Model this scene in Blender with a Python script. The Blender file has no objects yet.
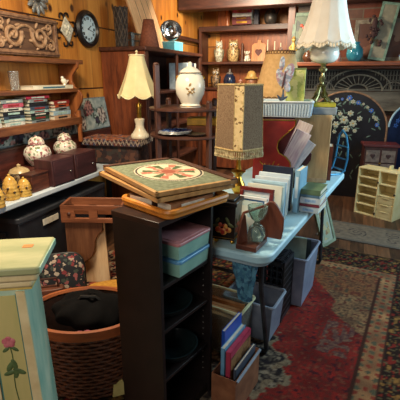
import bpy, bmesh, math, random
from mathutils import Vector, Matrix, Euler, noise
random.seed(7)
R = math.radians
PI = math.pi
C = bpy.context.scene.collection
D = bpy.data

# ------------------------------------------------------------------ camera model
FPX = 400.0
PITCH = R(17.2)
CAMH = 1.5
_c, _s = math.cos(PITCH), math.sin(PITCH)


def ray(u, v):
    a = (u - 200) / FPX
    b = (v - 200) / FPX
    return a, _c - b * _s, -(_s + b * _c)


def Q(u, v, z):                       # the point at height z seen there
    a, y, d = ray(u, v)
    t = (z - CAMH) / d
    return Vector((a * t, y * t, z))


def P(u, v, Y):                       # the point at depth Y seen there
    a, y, d = ray(u, v)
    t = Y / y
    return Vector((a * t, Y, CAMH + d * t))


# room frame: u runs along the left wall, v to the right of it
ROOM = 20.5
SA, CA = math.sin(R(ROOM)), math.cos(R(ROOM))
VL = -2.42


def UV(u, v, z=0.0):
    return Vector((u * SA + v * CA, u * CA - v * SA, z))


def LW(u, off, z):
    return UV(u, VL + off, z)


RW = 90 - ROOM        # front of a thing on the left wall faces the room
RB = -ROOM            # front of a thing on the back wall
RT = -28.9            # things square with the white table
TD = Vector((math.sin(R(28.9)), math.cos(R(28.9)), 0))
TP = Vector((math.cos(R(28.9)), -math.sin(R(28.9)), 0))


# ------------------------------------------------------------------ materials
def lin(c):
    def f(x):
        x /= 255.0
        return x / 12.92 if x <= 0.04045 else ((x + 0.055) / 1.055) ** 2.4
    return (f(c[0]), f(c[1]), f(c[2]), 1)


class NT:
    def __init__(self, name):
        self.m = D.materials.new(name)
        self.m.use_nodes = True
        self.t = self.m.node_tree
        self.b = self.t.nodes['Principled BSDF']

    def n(self, typ, **kw):
        nd = self.t.nodes.new(typ)
        for k, v in kw.items():
            if k in ('operation', 'blend_type', 'data_type', 'feature', 'distance', 'layer_name', 'attribute_name',
                     'noise_dimensions', 'vector_type', 'offset_frequency', 'squash_frequency', 'offset', 'use_clamp'):
                setattr(nd, k, v)
        return nd

    def l(self, a, b):
        self.t.links.new(a, b)

    def coords(self):
        return self.n('ShaderNodeTexCoord').outputs['Object']

    def math(self, op, a, b=None):
        nd = self.n('ShaderNodeMath', operation=op)
        for i, x in enumerate((a, b)):
            if x is None:
                continue
            if isinstance(x, (int, float)):
                nd.inputs[i].default_value = x
            else:
                self.l(x, nd.inputs[i])
        return nd.outputs[0]

    def noise(self, scale, detail=3, vec=None, stretch=None, rough=0.55):
        if vec is None:
            vec = self.coords()
        if stretch:
            mp = self.n('ShaderNodeMapping')
            mp.inputs['Scale'].default_value = stretch
            self.l(vec, mp.inputs['Vector'])
            vec = mp.outputs[0]
        nd = self.n('ShaderNodeTexNoise')
        nd.inputs['Scale'].default_value = scale
        nd.inputs['Detail'].default_value = detail
        nd.inputs['Roughness'].default_value = rough
        self.l(vec, nd.inputs['Vector'])
        return nd.outputs[0]

    def ramp(self, fac, stops):
        nd = self.n('ShaderNodeValToRGB')
        els = nd.color_ramp.elements
        while len(els) < len(stops):
            els.new(0.5)
        for e, (p, c) in zip(els, stops):
            e.position = p
            e.color = c
        self.l(fac, nd.inputs[0])
        return nd.outputs[0]

    def mix(self, fac, a, b, blend='MIX'):
        nd = self.n('ShaderNodeMix', data_type='RGBA', blend_type=blend)
        for sock, x in ((nd.inputs[0], fac), (nd.inputs[6], a), (nd.inputs[7], b)):
            if isinstance(x, (int, float)):
                sock.default_value = x
            elif isinstance(x, tuple):
                sock.default_value = x
            else:
                self.l(x, sock)
        return nd.outputs[2]

    def bump(self, h, strength=0.3, dist=0.01):
        nd = self.n('ShaderNodeBump')
        nd.inputs['Strength'].default_value = strength
        nd.inputs['Distance'].default_value = dist
        self.l(h, nd.inputs['Height'])
        self.l(nd.outputs[0], self.b.inputs['Normal'])

    def col(self, x):
        if isinstance(x, tuple):
            self.b.inputs['Base Color'].default_value = x
        else:
            self.l(x, self.b.inputs['Base Color'])

    def done(self, rough=0.6, metal=0.0, spec=None, trans=0.0, ior=None, sub=0.0):
        b = self.b
        b.inputs['Roughness'].default_value = rough
        b.inputs['Metallic'].default_value = metal
        if spec is not None:
            b.inputs['Specular IOR Level'].default_value = spec
        if trans:
            b.inputs['Transmission Weight'].default_value = trans
        if ior:
            b.inputs['IOR'].default_value = ior
        return self.m


_mats = {}


def M(name, c1, c2=None, scale=30, rough=0.6, metal=0.0, bump=0.0, stretch=None, trans=0.0, spec=None, lo=0.35, hi=0.65):
    """plain stuff with a mottled second colour"""
    if name in _mats:
        return _mats[name]
    t = NT(name)
    if c2 is None:
        c2 = tuple(int(x * 0.86) for x in c1)
    nz = t.noise(scale, 4, stretch=stretch)
    t.col(t.ramp(nz, [(lo, lin(c2)), (hi, lin(c1))]))
    if bump:
        t.bump(nz, bump)
    _mats[name] = t.done(rough, metal, trans=trans, spec=spec)
    return _mats[name]


def WOOD(name, c1, c2, axis='x', scale=9, rough=0.45):
    if name in _mats:
        return _mats[name]
    st = {'x': (0.12, 1, 1), 'y': (1, 0.12, 1), 'z': (1, 1, 0.12)}[axis]
    t = NT(name)
    n1 = t.noise(scale * 3, 5, stretch=st)
    n2 = t.noise(scale * 14, 3, stretch=st)
    f = t.math('ADD', t.math('MULTIPLY', n1, 0.7), t.math('MULTIPLY', n2, 0.3))
    t.col(t.ramp(f, [(0.36, lin(c2)), (0.62, lin(c1))]))
    t.bump(f, 0.15, 0.004)
    _mats[name] = t.done(rough)
    return _mats[name]


def PATCH(name, cols, scale=20, rough=0.8, bump=0.2, base=None, thr=None):
    """scattered coloured blotches (printed cloth, painted flowers)"""
    if name in _mats:
        return _mats[name]
    t = NT(name)
    co = t.coords()
    nz = t.noise(scale * 0.6, 3, co)
    vo = t.n('ShaderNodeTexVoronoi')
    vo.inputs['Scale'].default_value = scale
    vm = t.n('ShaderNodeVectorMath', operation='ADD')
    sc = t.n('ShaderNodeVectorMath', operation='SCALE')
    nc = t.n('ShaderNodeTexNoise')
    nc.inputs['Scale'].default_value = scale * 1.4
    t.l(co, nc.inputs['Vector'])
    t.l(nc.outputs[1], sc.inputs[0])
    sc.inputs['Scale'].default_value = 1.2 / scale
    t.l(co, vm.inputs[0])
    t.l(sc.outputs[0], vm.inputs[1])
    t.l(vm.outputs[0], vo.inputs['Vector'])
    sep = t.n('ShaderNodeSeparateColor')
    t.l(vo.outputs['Color'], sep.inputs[0])
    n = len(cols)
    rp = t.n('ShaderNodeValToRGB')
    rp.color_ramp.interpolation = 'CONSTANT'
    els = rp.color_ramp.elements
    while len(els) < n:
        els.new(0.5)
    for i, c in enumerate(cols):
        els[i].position = i / n
        els[i].color = lin(c)
    t.l(sep.outputs[0], rp.inputs[0])
    colr = rp.outputs[0]
    if base is not None:
        lt = t.math('LESS_THAN', vo.outputs['Distance'], thr or 0.45)
        colr = t.mix(lt, lin(base), colr)
    t.col(colr)
    if bump:
        t.bump(nz, bump)
    _mats[name] = t.done(rough)
    return _mats[name]


def VCOL(name, rough=0.85, nscale=60, amt=0.35, bump=0.2, spec=0.3):
    """pattern carried by the mesh, with a little wear on top"""
    if name in _mats:
        return _mats[name]
    t = NT(name)
    a = t.n('ShaderNodeAttribute')
    a.attribute_name = 'Col'
    nz = t.noise(nscale, 4)
    k = t.ramp(nz, [(0.3, (1 - amt, 1 - amt, 1 - amt, 1)), (0.7, (1, 1, 1, 1))])
    t.col(t.mix(1.0, a.outputs['Color'], k, 'MULTIPLY'))
    if bump:
        t.bump(nz, bump)
    _mats[name] = t.done(rough, spec=spec)
    return _mats[name]


def GLASS(name, c, rough=0.03):
    if name in _mats:
        return _mats[name]
    t = NT(name)
    nz = t.noise(14, 2)
    t.col(t.ramp(nz, [(0.3, lin(tuple(int(x * 0.93) for x in c))), (0.7, lin(c))]))
    _mats[name] = t.done(rough, trans=0.9, ior=1.45)
    return _mats[name]


def knotty_pine():
    t = NT('knotty_pine')
    co = t.coords()
    sp = t.n('ShaderNodeSeparateXYZ')
    t.l(co, sp.inputs[0])
    # boards run upright, a rail every half metre
    y = t.math('ADD', sp.outputs[1], sp.outputs[0])
    cell = t.math('FLOOR', t.math('DIVIDE', y, 0.21))
    fr = t.math('FRACT', t.math('DIVIDE', y, 0.21))
    zc = t.math('DIVIDE', t.math('SUBTRACT', sp.outputs[2], 0.81), 0.57)
    zf = t.math('FRACT', zc)
    zi = t.math('FLOOR', zc)
    wn = t.n('ShaderNodeTexWhiteNoise', noise_dimensions='2D')
    cb = t.n('ShaderNodeCombineXYZ')
    t.l(cell, cb.inputs[0])
    t.l(zi, cb.inputs[1])
    t.l(cb.outputs[0], wn.inputs['Vector'])
    g1 = t.noise(5, 4, co, (1.2, 1.2, 0.2))
    g2 = t.noise(40, 3, co, (1, 1, 0.06))
    f = t.math('ADD', t.math('MULTIPLY', g1, 0.75), t.math('MULTIPLY', g2, 0.25))
    f = t.math('ADD', f, t.math('MULTIPLY', t.math('SUBTRACT', wn.outputs['Value'], 0.5), 0.22))
    colr = t.ramp(f, [(0.28, lin((128, 72, 26))), (0.48, lin((188, 118, 46))), (0.68, lin((218, 152, 70)))])
    vo = t.n('ShaderNodeTexVoronoi')
    vo.inputs['Scale'].default_value = 5.2
    mp = t.n('ShaderNodeMapping')
    mp.inputs['Scale'].default_value = (1, 1, 0.75)
    t.l(co, mp.inputs[0])
    t.l(mp.outputs[0], vo.inputs['Vector'])
    kn = t.ramp(vo.outputs['Distance'], [(0.09, (1, 1, 1, 1)), (0.17, (0, 0, 0, 1))])
    colr = t.mix(kn, colr, lin((62, 28, 10)))
    s1 = t.math('LESS_THAN', fr, 0.03)
    s2 = t.math('LESS_THAN', zf, 0.022)
    sm = t.math('MAXIMUM', t.math('MULTIPLY', s1, 0.35), s2)
    colr = t.mix(sm, colr, lin((58, 28, 10)))
    t.col(colr)
    t.bump(t.math('SUBTRACT', 1.0, sm), 0.5, 0.006)
    return t.done(0.42)


def brick_mat():
    t = NT('old_brick')
    co = t.coords()
    sp = t.n('ShaderNodeSeparateXYZ')
    t.l(co, sp.inputs[0])
    cb = t.n('ShaderNodeCombineXYZ')
    t.l(sp.outputs[0], cb.inputs[0])
    t.l(sp.outputs[2], cb.inputs[1])
    br = t.n('ShaderNodeTexBrick')
    t.l(cb.outputs[0], br.inputs['Vector'])
    br.inputs['Color1'].default_value = lin((128, 68, 50))
    br.inputs['Color2'].default_value = lin((96, 84, 76))
    br.inputs['Mortar'].default_value = lin((120, 106, 92))
    br.inputs['Scale'].default_value = 1.0
    br.inputs['Mortar Size'].default_value = 0.008
    br.inputs['Brick Width'].default_value = 0.42
    br.inputs['Row Height'].default_value = 0.115
    nz = t.noise(16, 4, co)
    t.col(t.mix(0.55, br.outputs['Color'], t.ramp(nz, [(0.3, lin((52, 42, 38))), (0.7, lin((180, 160, 140)))]), 'MULTIPLY'))
    t.bump(br.outputs['Fac'], -0.4, 0.01)
    return t.done(0.85)


def floor_mat():
    t = NT('dark_floorboards')
    co = t.coords()
    sp = t.n('ShaderNodeSeparateXYZ')
    t.l(co, sp.inputs[0])
    x = t.math('DIVIDE', sp.outputs[0], 0.11)
    wn = t.n('ShaderNodeTexWhiteNoise', noise_dimensions='1D')
    t.l(t.math('FLOOR', x), wn.inputs['W'])
    g = t.noise(12, 5, co, (3, 0.25, 1))
    f = t.math('ADD', t.math('MULTIPLY', g, 0.7), t.math('MULTIPLY', wn.outputs['Value'], 0.3))
    colr = t.ramp(f, [(0.3, lin((52, 34, 24))), (0.7, lin((112, 76, 52)))])
    sm = t.math('LESS_THAN', t.math('FRACT', x), 0.04)
    t.col(t.mix(sm, colr, lin((22, 14, 10))))
    return t.done(0.45)


# ------------------------------------------------------------------ mesh building
class B:
    def __init__(self):
        self.bm = bmesh.new()

    def _xf(self, vs, m):
        if m is not None:
            bmesh.ops.transform(self.bm, matrix=m, verts=vs)

    def box(self, c, s, rot=None, taper=None):
        r = bmesh.ops.create_cube(self.bm, size=1)
        vs = r['verts']
        for v in vs:
            k = 1.0
            if taper is not None and v.co.z > 0:
                k = taper
            v.co = Vector((v.co.x * s[0] * k, v.co.y * s[1] * k, v.co.z * s[2]))
        m = Matrix.Translation(Vector(c))
        if rot is not None:
            m = m @ Euler([R(a) for a in rot]).to_matrix().to_4x4()
        self._xf(vs, m)
        return self

    def cyl(self, p0, p1, r0, r1=None, seg=14):
        if r1 is None:
            r1 = r0
        p0, p1 = Vector(p0), Vector(p1)
        d = p1 - p0
        r = bmesh.ops.create_cone(self.bm, cap_ends=True, segments=seg, radius1=r0, radius2=r1, depth=d.length)
        m = Matrix.Translation((p0 + p1) / 2) @ d.to_track_quat('Z', 'Y').to_matrix().to_4x4()
        self._xf(r['verts'], m)
        return self

    def sph(self, c, r, seg=16, rot=None):
        if isinstance(r, (int, float)):
            r = (r, r, r)
        o = bmesh.ops.create_uvsphere(self.bm, u_segments=seg, v_segments=max(6, seg * 2 // 3), radius=1)
        m = Matrix.Translation(Vector(c))
        if rot is not None:
            m = m @ Euler([R(a) for a in rot]).to_matrix().to_4x4()
        self._xf(o['verts'], m @ Matrix.Diagonal((r[0], r[1], r[2], 1)))
        return self

    def surf(self, fn, nu, nv, cap0=False, cap1=False, wrap=True):
        rows = []
        for j in range(nv):
            rows.append([self.bm.verts.new(fn(i / nu if wrap else i / (nu - 1), j / (nv - 1))) for i in range(nu)])
        n = nu if wrap else nu - 1
        for j in range(nv - 1):
            for i in range(n):
                a, b = rows[j][i], rows[j][(i + 1) % nu]
                c, d = rows[j + 1][(i + 1) % nu], rows[j + 1][i]
                self.bm.faces.new((a, b, c, d))
        if cap0:
            self.bm.faces.new(list(reversed(rows[0])))
        if cap1:
            self.bm.faces.new(rows[-1])
        return self

    def lathe(self, prof, seg=28, c=(0, 0, 0), sx=1, sy=1, cap0=True, cap1=True, mod=None):
        n = len(prof)

        def fn(a, b):
            r, z = prof[min(n - 1, int(round(b * (n - 1))))]
            th = a * 2 * PI
            k = mod(th, z) if mod else 1.0
            return Vector((c[0] + r * k * math.cos(th) * sx, c[1] + r * k * math.sin(th) * sy, c[2] + z))
        return self.surf(fn, seg, n, cap0 and prof[0][0] > 1e-5, cap1 and prof[-1][0] > 1e-5)

    def prism(self, pts, a, b, plane='xz'):
        def mk(p, w):
            if plane == 'xz':
                return (p[0], w, p[1])
            if plane == 'yz':
                return (w, p[0], p[1])
            return (p[0], p[1], w)
        v0 = [self.bm.verts.new(mk(p, a)) for p in pts]
        v1 = [self.bm.verts.new(mk(p, b)) for p in pts]
        n = len(pts)
        f0 = self.bm.faces.new(v0)
        f1 = self.bm.faces.new(list(reversed(v1)))
        for i in range(n):
            self.bm.faces.new((v0[i], v1[i], v1[(i + 1) % n], v0[(i + 1) % n]))
        return self

    def tube(self, pts, r, seg=8, closed=False, flat=1.0):
        pts = [Vector(p) for p in pts]
        n = len(pts)
        rows = []
        up = Vector((0, 0, 1))
        prev = None
        for i, p in enumerate(pts):
            if closed:
                t = pts[(i + 1) % n] - pts[i - 1]
            else:
                t = pts[min(i + 1, n - 1)] - pts[max(i - 1, 0)]
            t.normalize()
            if prev is None:
                a = t.cross(up)
                if a.length < 1e-3:
                    a = t.cross(Vector((1, 0, 0)))
                a.normalize()
            else:
                a = prev - t * prev.dot(t)
                a.normalize()
            prev = a
            b = t.cross(a)
            rr = r(i / (n - 1)) if callable(r) else r
            rows.append([self.bm.verts.new(p + (a * math.cos(k * 2 * PI / seg) + b * math.sin(k * 2 * PI / seg) * flat) * rr) for k in range(seg)])
        m = n if closed else n - 1
        for j in range(m):
            for k in range(seg):
                self.bm.faces.new((rows[j][k], rows[j][(k + 1) % seg], rows[(j + 1) % n][(k + 1) % seg], rows[(j + 1) % n][k]))
        if not closed:
            self.bm.faces.new(list(reversed(rows[0])))
            self.bm.faces.new(rows[-1])
        return self

    def build(self, name, mat, parent=None, bev=0.0, smooth=True, loc=None, rot=None, solid=0.0, sub=0):
        bm = self.bm
        bmesh.ops.recalc_face_normals(bm, faces=bm.faces)
        me = D.meshes.new(name)
        bm.to_mesh(me)
        bm.free()
        if smooth:
            me.shade_smooth()
            me.set_sharp_from_angle(angle=R(38))
        me.materials.append(mat)
        o = D.objects.new(name, me)
        C.objects.link(o)
        if parent is not None:
            o.parent = parent
        if loc is not None:
            o.location = loc
        if rot is not None:
            o.rotation_euler = [R(a) for a in rot]
        if solid:
            s = o.modifiers.new('solid', 'SOLIDIFY')
            s.thickness = solid
            s.offset = 0
        if bev:
            b = o.modifiers.new('bevel', 'BEVEL')
            b.width = bev
            b.segments = 2
            b.limit_method = 'ANGLE'
            b.angle_limit = R(40)
        if sub:
            s = o.modifiers.new('sub', 'SUBSURF')
            s.levels = sub
            s.render_levels = sub
        return o


def merge(host, *objs):
    """painted surface pattern: becomes faces of the part it is painted on"""
    bm = bmesh.new()
    bm.from_mesh(host.data)
    for o in objs:
        k = len(host.data.materials)
        host.data.materials.append(o.data.materials[0])
        b2 = bmesh.new()
        b2.from_mesh(o.data)
        for f in b2.faces:
            f.material_index = k
        tmp = D.meshes.new('tmp')
        b2.to_mesh(tmp)
        b2.free()
        bm.from_mesh(tmp)
        D.meshes.remove(tmp)
        D.objects.remove(o)
    bm.to_mesh(host.data)
    bm.free()
    return host


def T(name, label, cat, loc, rz=0, group=None, rx=0, ry=0):
    o = D.objects.new(name, None)
    o.empty_display_size = 0.05
    C.objects.link(o)
    o.location = loc
    o.rotation_euler = (R(rx), R(ry), R(rz))
    o['label'] = label
    o['category'] = cat
    if group:
        o['group'] = group
    return o


def tag(o, label, cat, group=None):
    o['label'] = label
    o['category'] = cat
    if group:
        o['group'] = group
    return o


def struct(o):
    o['kind'] = 'structure'
    return o


def copytree(o, parent=None):
    kids = list(o.children)
    c = o.copy()
    C.objects.link(c)
    if parent is not None:
        c.parent = parent
    for k in kids:
        copytree(k, c)
    return c


def dup(root, label, loc, rz=0, rx=0, ry=0, group=None, scale=1.0):
    c = copytree(root)
    c.location = loc
    c.rotation_euler = (R(rx), R(ry), R(rz))
    c.scale = (scale,) * 3 if isinstance(scale, (int, float)) else scale
    c['label'] = label
    if group:
        c['group'] = group
    return c


def colgrid(name, w, h, nx, ny, fn, mat, parent=None, plane='xy', thick=0.0, loc=None, rot=None):
    """sheet whose pattern is carried by the mesh; fn(x, y) -> sRGB"""
    me = D.meshes.new(name)
    vs, fs, cols = [], [], []
    for j in range(ny + 1):
        for i in range(nx + 1):
            x = (i / nx - 0.5) * w
            y = (j / ny - 0.5) * h
            vs.append((x, y, 0) if plane == 'xy' else (x, 0, y))
            cols.append(lin(fn(x, y)))
    for j in range(ny):
        for i in range(nx):
            a = j * (nx + 1) + i
            fs.append((a, a + 1, a + nx + 2, a + nx + 1))
    n0 = len(vs)
    if thick:                       # skirt and back
        t = (0, 0, -thick) if plane == 'xy' else (0, thick, 0)
        edge = [i for i in range(nx + 1)] + [(j + 1) * (nx + 1) - 1 for j in range(1, ny + 1)] \
            + [ny * (nx + 1) + i for i in range(nx - 1, -1, -1)] + [j * (nx + 1) for j in range(ny - 1, 0, -1)]
        low = []
        for e in edge:
            low.append(len(vs))
            v = vs[e]
            vs.append((v[0] + t[0], v[1] + t[1], v[2] + t[2]))
            cols.append(cols[e])
        m = len(edge)
        for k in range(m):
            fs.append((edge[k], low[k], low[(k + 1) % m], edge[(k + 1) % m]))
        fs.append(tuple(reversed(low)))
    me.from_pydata(vs, [], fs)
    at = me.color_attributes.new('Col', 'FLOAT_COLOR', 'POINT')
    flat = [x for c in cols for x in c]
    at.data.foreach_set('color', flat)
    me.materials.append(mat)
    o = D.objects.new(name, me)
    C.objects.link(o)
    if parent is not None:
        o.parent = parent
    if loc is not None:
        o.location = loc
    if rot is not None:
        o.rotation_euler = [R(a) for a in rot]
    return o


def nz(x, y, s, z=0.0):
    return noise.noise(Vector((x * s, y * s, z)))


def mixc(a, b, t):
    t = max(0.0, min(1.0, t))
    return tuple(a[i] + (b[i] - a[i]) * t for i in range(3))


def rrect(w, h, r, n=6):
    pts = []
    for cx, cy, a0 in ((w / 2 - r, h / 2 - r, 0), (-w / 2 + r, h / 2 - r, 90), (-w / 2 + r, -h / 2 + r, 180), (w / 2 - r, -h / 2 + r, 270)):
        for k in range(n + 1):
            a = R(a0 + 90 * k / n)
            pts.append((cx + r * math.cos(a), cy + r * math.sin(a)))
    return pts


# shared materials
PINE = knotty_pine()
BRICK = brick_mat()
OAKD = WOOD('dark_wood', (92, 50, 34), (48, 24, 18), 'x')
OAKDZ = WOOD('dark_wood_upright', (96, 52, 34), (50, 26, 18), 'z')
CABW = WOOD('red_brown_wood', (142, 74, 40), (88, 40, 22), 'z')
SHELFW = WOOD('shelf_pine', (134, 82, 48), (84, 46, 28), 'x')
MAHOG = WOOD('mahogany', (122, 42, 30), (72, 20, 16), 'z')
LIGHTW = WOOD('light_wood', (206, 168, 124), (168, 124, 84), 'z')
BLACKP = M('black_laminate', (30, 22, 21), (20, 15, 15), 12, 0.45)
BLACK = M('black_paint', (20, 19, 20), (12, 12, 13), 20, 0.5)
BRASS = M('brass', (214, 170, 74), (168, 120, 44), 20, 0.28, 1.0)
IRON = M('dark_iron', (52, 38, 32), (30, 22, 20), 30, 0.55, 0.5)
PAPER = M('page_paper', (232, 224, 204), (206, 196, 172), 120, 0.85, stretch=(0.2, 0.2, 6))
WHITEC = M('white_ceramic', (244, 240, 226), (232, 226, 208), 8, 0.18)
CREAMC = M('cream_paint', (240, 226, 180), (226, 208, 158), 12, 0.5)
PLASTW = M('white_plastic_cool_lit', (188, 224, 236), (168, 210, 226), 6, 0.4)  # white tabletop, blue of the daylight mixed into its base colour


# ------------------------------------------------------------------ generic things
def book(label, L, W, t, mat, loc, rz, pose='flat', group=None, tilt=0.0, cat='book', mark=None):
    """L = spine length, W = spine to fore-edge, t = thickness.  flat: lies, spine to the front.
       up: stands on its tail, spine to the front.  face: stands, front cover to the front"""
    o = T('book', label, cat, loc, rz, group)
    c = B()
    k = min(0.003, t * 0.14)
    if pose == 'flat':
        c.box((0, 0, k / 2), (L, W, k)).box((0, 0, t - k / 2), (L, W, k)).box((0, -W / 2 + k / 2, t / 2), (L, k, t))
        p = B().box((0, 0.002, t / 2), (L - 0.008, W - 0.008, t - 2 * k + 0.0004))
        m = B().box((0, -W / 2 - 0.0004, t / 2), (L * 0.55, 0.0016, t * 0.42))
    elif pose == 'up':
        c.box((-t / 2 + k / 2, 0, L / 2), (k, W, L)).box((t / 2 - k / 2, 0, L / 2), (k, W, L)).box((0, -W / 2 + k / 2, L / 2), (t, k, L))
        p = B().box((0, 0.002, L / 2), (t - 2 * k + 0.0004, W - 0.008, L - 0.008))
        m = B().box((0, -W / 2 - 0.0004, L * 0.6), (t * 0.5, 0.0016, L * 0.5))
    else:
        c.box((0, -t / 2 + k / 2, L / 2), (W, k, L)).box((0, t / 2 - k / 2, L / 2), (W, k, L)).box((-W / 2 + k / 2, 0, L / 2), (k, t, L))
        p = B().box((0.002, 0, L / 2), (W - 0.008, t - 2 * k + 0.0004, L - 0.008))
        m = B().box((0, -t / 2 - 0.0004, L * 0.68), (W * 0.62, 0.0014, L * 0.16))
    c.build('cover', mat, o, bev=0.0008)
    p.build('page_block', PAPER, o)
    if mark is not None:
        m.build('title_strip', mark, o)
    if tilt:
        o.rotation_euler[0] = R(tilt)
    return o


def frame(name, label, cat, w, h, fw, fd, fmat, pmat, loc, rz, tilt=-12, matmat=None, mw=0.0, group=None, lie=False, ry=0):
    """framed picture standing on its lower edge, leaning back by tilt; front faces -y"""
    o = T(name, label, cat, loc, rz, group, rx=tilt, ry=ry)
    f = B()
    f.box((0, 0, fw / 2), (w, fd, fw)).box((0, 0, h - fw / 2), (w, fd, fw))
    f.box((-w / 2 + fw / 2, 0, h / 2), (fw, fd, h - 2 * fw)).box((w / 2 - fw / 2, 0, h / 2), (fw, fd, h - 2 * fw))
    f.build('frame', fmat, o, bev=0.002)
    if matmat is not None:
        B().box((0, 0.002, h / 2), (w - 2 * fw, fd * 0.5, h - 2 * fw)).build('mount', matmat, o)
    if pmat is not None:
        B().box((0, 0.0, h / 2), (w - 2 * fw - 2 * mw, fd * 0.5 + 0.001, h - 2 * fw - 2 * mw)).build('picture', pmat, o)
    return o


def open_box(b, w, d, h, t, taper=1.0, z0=0.0):
    """walls and floor of an open container; taper = foot size / rim size"""
    def ring(z, k, inset):
        return [Vector((sx * (w / 2 * k - inset), sy * (d / 2 * k - inset), z)) for sx, sy in ((-1, -1), (1, -1), (1, 1), (-1, 1))]
    rs = [ring(z0, taper, 0), ring(z0 + h, 1, 0), ring(z0 + h, 1, t), ring(z0 + t, taper, t)]
    vs = [[b.bm.verts.new(p) for p in r] for r in rs]
    for j in range(3):
        for i in range(4):
            b.bm.faces.new((vs[j][i], vs[j][(i + 1) % 4], vs[j + 1][(i + 1) % 4], vs[j + 1][i]))
    b.bm.faces.new(list(reversed(vs[0])))
    b.bm.faces.new(vs[3])
    return b


# ================================================================== THE SETTING
def setting():
    rot = (0, 0, -ROOM)
    struct(B().box((0.1, 2.2, -0.05), (5.4, 9.2, 0.1)).build('floor', floor_mat(), rot=rot, smooth=False))
    struct(B().box((VL - 0.06, 2.2, 1.3), (0.12, 9.2, 2.6)).build('wall_left', PINE, rot=rot, smooth=False))
    # alcove at the back left, chimney breast at the back right
    struct(B().box((-1.62, 6.68, 1.3), (1.72, 0.12, 2.6)).build('wall_back', PINE, rot=rot, smooth=False))
    struct(B().box((1.0, 6.15, 1.3), (3.6, 0.7, 2.6)).build('wall_fireplace', BRICK, rot=rot, smooth=False))
    struct(B().box((0.1, 2.2, 2.66), (5.4, 9.2, 0.1)).build('ceiling', M('ceiling_boards', (150, 118, 82), (128, 98, 66), 8, 0.7), rot=rot, smooth=False))
    struct(B().box((0.1, 5.66, 2.485), (5.0, 0.22, 0.25)).build('trim_1', WOOD('beam_wood', (72, 40, 30), (38, 20, 16), 'x'), rot=rot, bev=0.01))          # beam across the hearth
    struct(B().box((-0.87, 5.77, 1.3), (0.09, 0.06, 2.6)).build('trim_2', OAKDZ, rot=rot, bev=0.004))       # corner post
    struct(B().box((VL + 0.03, 5.75, 2.02), (0.06, 1.7, 0.05)).build('trim_3', OAKD, rot=rot, bev=0.006))    # rail on the left wall
    struct(B().box((VL + 0.012, 1.5, 0.06), (0.024, 6, 0.12)).build('baseboard_left', OAKD, rot=rot, bev=0.004))
    # mantel shelf with a moulded front
    m = B().box((0.85, 5.62, 1.645), (3.44, 0.36, 0.05)).box((0.85, 5.69, 1.605), (3.4, 0.22, 0.035))
    struct(m.build('trim_4', WOOD('mantel_wood', (150, 80, 44), (96, 46, 26), 'x'), rot=rot, bev=0.008))


setting()


# fretwork overmantel panel below the shelf
def fretwork():
    o = T('overmantel', 'long grey carved board with a fan of fretwork under the mantel', 'carving', UV(5.765, 0.03, 1.06), RB)
    gw = M('grey_weathered_wood', (112, 108, 98), (70, 66, 60), 14, 0.7, bump=0.2, stretch=(0.25, 1, 1))
    B().box((0, 0, 0.13), (1.55, 0.03, 0.24)).build('board', gw, o, bev=0.004)
    lat = B()
    x0, x1, z0, z1 = -0.775, 0.775, 0.26, 0.53
    lat.box((0, 0, z0 + 0.01), (1.55, 0.03, 0.025)).box((0, 0, z1), (1.55, 0.03, 0.02))
    n = 44
    for i in range(n):
        x = x0 + (i + 0.5) * (x1 - x0) / n
        for z in (0.30, 0.36, 0.42, 0.48):
            r = math.hypot(x / 1.2, (z - z0))
            if r > 0.27:
                lat.box((x, 0, z), (0.012, 0.02, 0.064)).box((x + 0.01, 0, z + 0.03), (0.04, 0.02, 0.01))
    lat.build('lattice', gw, o)
    fan = B()
    for rad in (0.33, 0.245, 0.1):
        fan.tube([(rad * 1.2 * math.cos(a), -0.012, z0 + rad * 0.8 * math.sin(a)) for a in [PI * k / 28 for k in range(29)]], 0.011, 6)
    for k in range(1, 12):
        a = PI * k / 12
        fan.tube([(0.1 * 1.2 * math.cos(a), -0.008, z0 + 0.08 * math.sin(a)), (0.245 * 1.2 * math.cos(a), -0.008, z0 + 0.196 * math.sin(a))], 0.006, 5)
    for s in (-1, 1):
        fan.tube([(s * (0.42 + 0.12 * math.cos(a)), -0.01, z0 + 0.11 * math.sin(a)) for a in [PI * k / 20 for k in range(21)]], 0.008, 5)
    fan.build('fan', M('pale_worn_wood', (150, 144, 128), (104, 98, 88), 30, 0.7), o)
    B().box((0, 0.012, 0.39), (1.5, 0.008, 0.26)).build('backing', M('smoky_dark', (44, 36, 34), (28, 24, 22), 8, 0.8), o)


fretwork()


# alcove shelving: a boarded cupboard top, two shelves
def alcove():
    o = T('alcove_shelf', 'dark wooden shelf unit built into the alcove beside the fireplace', 'shelf unit', UV(6.43, -1.63, 0), RB)
    w = 1.46
    B().box((0, -0.0, 2.19), (w, 0.34, 0.075)).build('shelf_board', OAKD, o, bev=0.004)
    B().box((0, -0.0, 1.695), (w, 0.34, 0.04)).build('shelf_board', OAKD, o, bev=0.004)
    B().box((0, -0.0, 1.31), (w, 0.34, 0.04)).build('shelf_board', OAKD, o, bev=0.004)
    for s in (-1, 1):
        B().box((s * (w / 2 - 0.02), 0, 1.1), (0.04, 0.335, 2.14)).build('side_panel', OAKDZ, o, bev=0.003)
    B().box((0, -0.12, 0.66), (w - 0.09, 0.03, 1.25)).build('cupboard_door', CABW, o, bev=0.004)
    B().box((0.2, 0.15, 1.5), (w - 0.1, 0.02, 0.34)).build('back_board', WOOD('orange_pine', (164, 88, 40), (116, 56, 24), 'z'), o)
    B().box((0.2, 0.15, 1.94), (w - 0.1, 0.02, 0.42)).build('back_board', WOOD('orange_pine', (0, 0, 0), (0, 0, 0)), o)


alcove()


# ================================================================== RUGS
def t_pt(p, t, z=0.0):
    return TP * p + TD * t + Vector((0, 0, z))


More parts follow.
